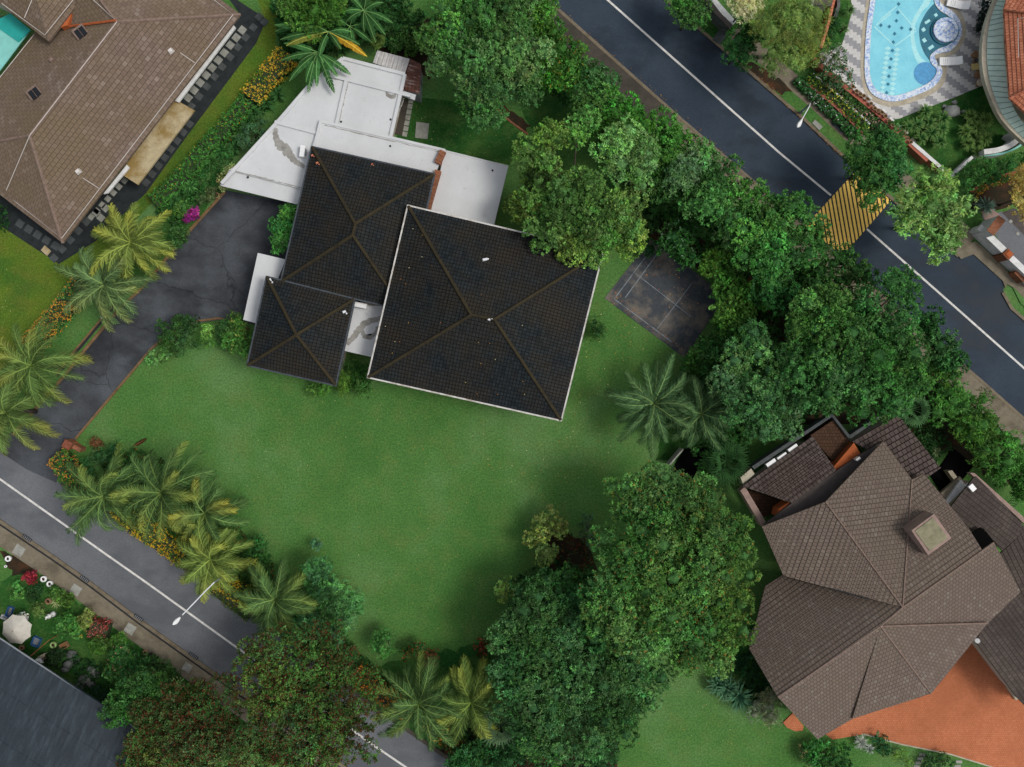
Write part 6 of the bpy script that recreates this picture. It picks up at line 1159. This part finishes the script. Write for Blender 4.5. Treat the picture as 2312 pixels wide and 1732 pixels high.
chair(98, 1484, .5, 'cream_pot', 'cream garden chair by the slate roof edge'); chair(91, 1492, 1.6, 'white_plastic', 'small white stool like chair touching the cream chair')
c = P(109, 1392, 1.0); st = thing('garden_statue', 'small white garden statue between the round leafed plants', 'statue', (c.x, c.y, 0)); mb = MB(); mb.lathe((c.x, c.y, 0), [(.25, 0), (.25, .3), (.16, .35), (.13, .6), (.2, .8), (.22, 1.0), (.08, 1.12), (.12, 1.25), (.1, 1.38), (.02, 1.42)], 14); mb.build('figure', 'white_plastic', st, smooth=True); mb = MB(); mb.tube([(c.x, c.y, .95), (c.x + .3, c.y + .18, 1.05), (c.x + .38, c.y + .3, 1.2)], [.08, .06, .04], 7); mb.tube([(c.x, c.y, .95), (c.x - .25, c.y - .2, .85), (c.x - .3, c.y - .3, .95)], [.08, .06, .04], 7); mb.build('arms', 'white_plastic', st)
t('flowering_bush', 'white flowering sprig beside the parasol', 'bush', [(50, 1392, 8), (42, 1398, 9), (57, 1398, 6)], 1.6, (.62, .62, .55), leaf=.16, tr=.16, per=8, r2=.3)
PL = [('bush', 'crimson leaved bush left of the white urn pair', [(70, 1305, 13), (78, 1298, 9)], 1.2, (.22, .03, .05)), ('bush', 'light green round leafed plant left of the dark bushes', [(40, 1325, 12), (35, 1345, 12), (52, 1342, 8)], 1.0, (.10, .26, .06)), ('bush', 'dark bush between the light round leafed plant and clay pot', [(75, 1340, 18), (88, 1330, 12)], 1.4, (.02, .06, .02)), ('bush', 'mid green shrub left of the red clipped bush', [(150, 1405, 24), (165, 1420, 22), (140, 1420, 18)], 1.8, (.05, .16, .04)), ('bush', 'lime topiary shrub above the red clipped bush', [(192, 1398, 14), (185, 1412, 12), (200, 1385, 12)], 1.6, (.17, .24, .06)), ('bush', 'green shrub right below the red clipped bush', [(235, 1455, 20), (222, 1460, 16), (270, 1440, 14)], 1.6, (.05, .13, .03)), ('bush', 'pink flowered leafy shrub in front of the slate roof', [(275, 1475, 24), (300, 1490, 26), (260, 1495, 24), (285, 1515, 26), (255, 1520, 20)], 2.2, (.04, .13, .04)), ('bush', 'olive leaved plant above the statue', [(85, 1372, 12), (95, 1385, 10), (78, 1380, 9)], 1.2, (.12, .2, .05)), ('bush', 'dark shrub by the pavement above the flame trees', [(370, 1510, 22), (395, 1530, 18), (350, 1495, 14)], 1.8, (.025, .07, .022)), ('bush', 'yellow green bush at the pavement edge below the dark shrub', [(440, 1560, 24), (455, 1585, 20), (420, 1575, 18)], 2.2, (.08, .15, .03)), ('bush', 'teal foliage along the slate roof beneath the shrubs', [(215, 1560, 12), (235, 1575, 14)], 1.4, (.02, .06, .03)), ('bush', 'small green shrub behind the striped agave', [(118, 1335, 12), (130, 1345, 14), (150, 1355, 14)], 1.2, (.06, .14, .03)), ('bush', 'dark pond plants beside the rocks', [(130, 1478, 16), (120, 1490, 14)], .8, (.02, .05, .02))]
for nm_, lb, ms, z, cl_ in PL: t(nm_, lb, 'bush', ms, z, cl_, leaf=.2, tr=.22, r2=.55, per=9, mix=(.5, .2, .15) if 'pink' in lb else None, mixf=.03)
rosette('striped_agave', 'cream striped agave by the clay pot', 'plant', 127, 1360, 15, (.36, .40, .18), 34, .06, z=.5); rosette('yellow_lily', 'small yellow flowered plant on the dark grass', 'plant', 182, 1437, 6, (.4, .38, .05), 16, .06, z=.3)
for k, (x, y, r) in enumerate([(160, 1478, 11), (168, 1492, 9), (154, 1500, 10), (208, 1512, 11), (216, 1524, 9), (190, 1535, 13), (182, 1548, 10), (205, 1545, 9), (146, 1512, 8)]): rock(x, y, r, ['top grey rock of the garden rockery near the wooden box', 'second rock of the rockery', 'third rock of the rockery toward the slate roof', 'upper rock of the right heap', 'lower rock of the right heap', 'largest dark rock near the slate roof edge', 'dark rock touching the slate roof edge', 'rock right of the largest dark one', 'lowest small rock of the rockery'][k], .45)
UG = (.04, .13, .03)
undergrowth('dense green understorey filling the tree belt along the upper road', [(1195, 60), (1260, 140), (1390, 250), (1500, 350), (1570, 400), (1700, 530), (1850, 620), (2060, 790), (2180, 880), (2290, 1000), (2300, 1060), (2240, 1080), (2190, 1010), (2110, 930), (1990, 900), (1900, 930), (1700, 990), (1640, 1060), (1580, 1090), (1560, 1000), (1570, 850), (1640, 760), (1660, 680), (1580, 590), (1500, 500), (1450, 480), (1340, 300), (1270, 240), (1200, 150)], .3, 3.0, UG, 11, .3)
undergrowth('dark understorey beneath the trees at the bottom centre', [(1020, 1660), (1100, 1600), (1140, 1480), (1150, 1310), (1230, 1260), (1340, 1280), (1350, 1500), (1420, 1560), (1380, 1760), (1000, 1780)], .3, 2.6, (.032, .105, .03), 11, .26)
undergrowth('dark leafy ground plants among the banana plants', [(600, -40), (870, -40), (985, 50), (990, 120), (930, 115), (850, 100), (770, 118), (700, 150), (640, 125)], .2, 1.6, (.03, .10, .025), 12, .34)
undergrowth('low green plants under the palms by the lower road', [(215, 1010), (330, 1015), (470, 1110), (585, 1240), (690, 1330), (820, 1480), (905, 1560), (880, 1590), (640, 1430), (480, 1290), (380, 1200), (260, 1110)], .15, .9, (.035, .11, .025), 11, .24, (.18, .07, .02), .06)
undergrowth('mixed garden plants between the hedge and the white roof', [(640, 210), (570, 285), (510, 390), (470, 440), (400, 520), (350, 480), (420, 410), (520, 300), (600, 215)], .1, .8, (.045, .15, .035), 12, .22)
undergrowth('leafy plants between pond and weeping shrubs', [(1990, 925), (2100, 935), (2150, 1010), (2100, 1050), (2040, 955)], .15, .9, (.03, .095, .025), 11, .24)
undergrowth('dark plants at the foot of the west gable', [(1640, 1490), (1700, 1470), (1760, 1590), (1700, 1600)], .1, .9, (.025, .085, .03), 11, .26)
undergrowth('shaded plants left of the brown house corner', [(-30, 455), (20, 470), (20, 520), (-30, 530)], .1, .8, (.025, .08, .025), 11, .24)
undergrowth('dark garden plants along the slate roof', [(150, 1470), (250, 1500), (300, 1560), (240, 1590), (170, 1540)], .1, .8, (.022, .07, .022), 10, .2)
L = Leaves(); frond_mesh(L, tuple(P(302, 1008, .3)), .55, 1.4, .1, .2, (.07, .02, .015), 0, nl=18, llen=.3); L.build('fallen_frond', loc=tuple(P(302, 1008, 0)), label='dry dark red frond lying on the lawn above the palm clump', cat='palm frond')
undergrowth('sparse reddish ground plants on the soil patch beside the lime shrub', [(1215, 1190), (1320, 1215), (1345, 1290), (1235, 1290)], .05, .5, (.05, .085, .025), 7, .22, (.15, .05, .02), .3)
# ================================================================ FALLEN LEAVES (stuff)
def litter(polys, n, name, label_, cols, z, size=.10):
    L = Leaves(); pts = []
    for poly in polys:
        xs = [p[0] for p in poly]; ys = [p[1] for p in poly]; k = 0
        while k < n // len(polys):
            x, y = rng.uniform(min(xs), max(xs)), rng.uniform(min(ys), max(ys)); ins = False; j = len(poly) - 1
            for i in range(len(poly)):
                if (poly[i][1] > y) != (poly[j][1] > y) and x < (poly[j][0] - poly[i][0]) * (y - poly[i][1]) / (poly[j][1] - poly[i][1]) + poly[i][0]: ins = not ins
                j = i
            if ins: pts.append(tuple(P(x, y, z))); k += 1
    T = np.array(pts); m_ = len(T); cc = np.array(cols)[rng.integers(0, len(cols), m_)] * rng.uniform(.7, 1.2, (m_, 1)); ax = rng.normal(size=(m_, 3)); ax[:, 2] *= .15; nn = np.array([0, 0, 1]) + rng.normal(0, .15, (m_, 3)); s_ = size * rng.uniform(.6, 1.6, m_); L.quads(T, ax, nn, s_, s_ * .7, cc); return L.build(name, loc=(0, 0, 0), kind='stuff', label=label_, cat='leaf litter')
YL = [(.55, .45, .12), (.5, .28, .06), (.6, .55, .3), (.4, .16, .05)]
litter([[(600, 900), (830, 880), (1240, 960), (1400, 900), (1430, 1020), (1290, 1080), (1140, 1260), (1080, 1440), (860, 1390), (640, 1180), (420, 1000)]], 220, 'fallen_leaves', 'tiny yellow leaves scattered over the big lawn', YL, .02, .075)
litter([[(1310, 760), (1400, 640), (1540, 800), (1400, 900), (1290, 980)], [(1060, 1020), (1400, 950), (1380, 1060), (1200, 1150)]], 150, 'fallen_leaves', 'yellow leaves scattered on the lawn by the court and palms', YL, .02, .095)
litter([[(1365, 673), (1385, 650), (1560, 800), (1545, 808)], [(1440, 580), (1470, 545), (1600, 680), (1500, 720)]], 130, 'fallen_leaves', 'orange leaves scattered on the court', [(.5, .2, .06), (.55, .35, .1), (.4, .12, .04)], .06, .10)
litter([[(1242, 0), (1250, 0), (1700, 395), (1690, 396)], [(1760, 225), (1772, 232), (1905, 350), (1900, 356)], [(1640, 115), (1660, 130), (1770, 215), (1760, 222)]], 200, 'fallen_leaves', 'brown leaves gathered along the kerbs of the upper road', [(.25, .12, .05), (.4, .22, .07), (.2, .09, .05)], .15, .10)
litter([[(0, 600), (140, 620), (60, 760), (0, 850)], [(900, 230), (1100, 250), (1140, 340), (930, 310)], [(1430, 1560), (1650, 1540), (1780, 1680), (1420, 1720)]], 90, 'fallen_leaves', 'few pale leaves scattered on the side lawns', YL, .02, .08)
L = Leaves(); T = []
o_, cc_ = P(1064, 711, 9.4), None
for k in range(45):
    x, y = rng.uniform(860, 1330), rng.uniform(500, 930); u_ = ((x - 1090) * .973 + (y - 716) * .23, -(x - 1090) * .23 + (y - 716) * .973)
    if abs(u_[0]) > 212 or abs(u_[1]) > 185: continue
    dz = min((218 - abs(u_[0])) / 192, (194 - abs(u_[1])) / 194); T.append(tuple(P(x, y, 6.4 + 3.0 * dz + .1)))
T = np.array(T); m_ = len(T); L.quads(T, rng.normal(size=(m_, 3)) * [1, 1, .1], np.array([0, 0, 1]) + rng.normal(0, .1, (m_, 3)), np.full(m_, .11), np.full(m_, .08), np.array(YL)[rng.integers(0, 4, m_)]); L.build('fallen_leaves', loc=(0, 0, 0), kind='stuff', label='scattered yellow leaves on the large charcoal roof', cat='leaf litter')
print('LEAVES', LEAFN[0], 'objects', len(bpy.data.objects))
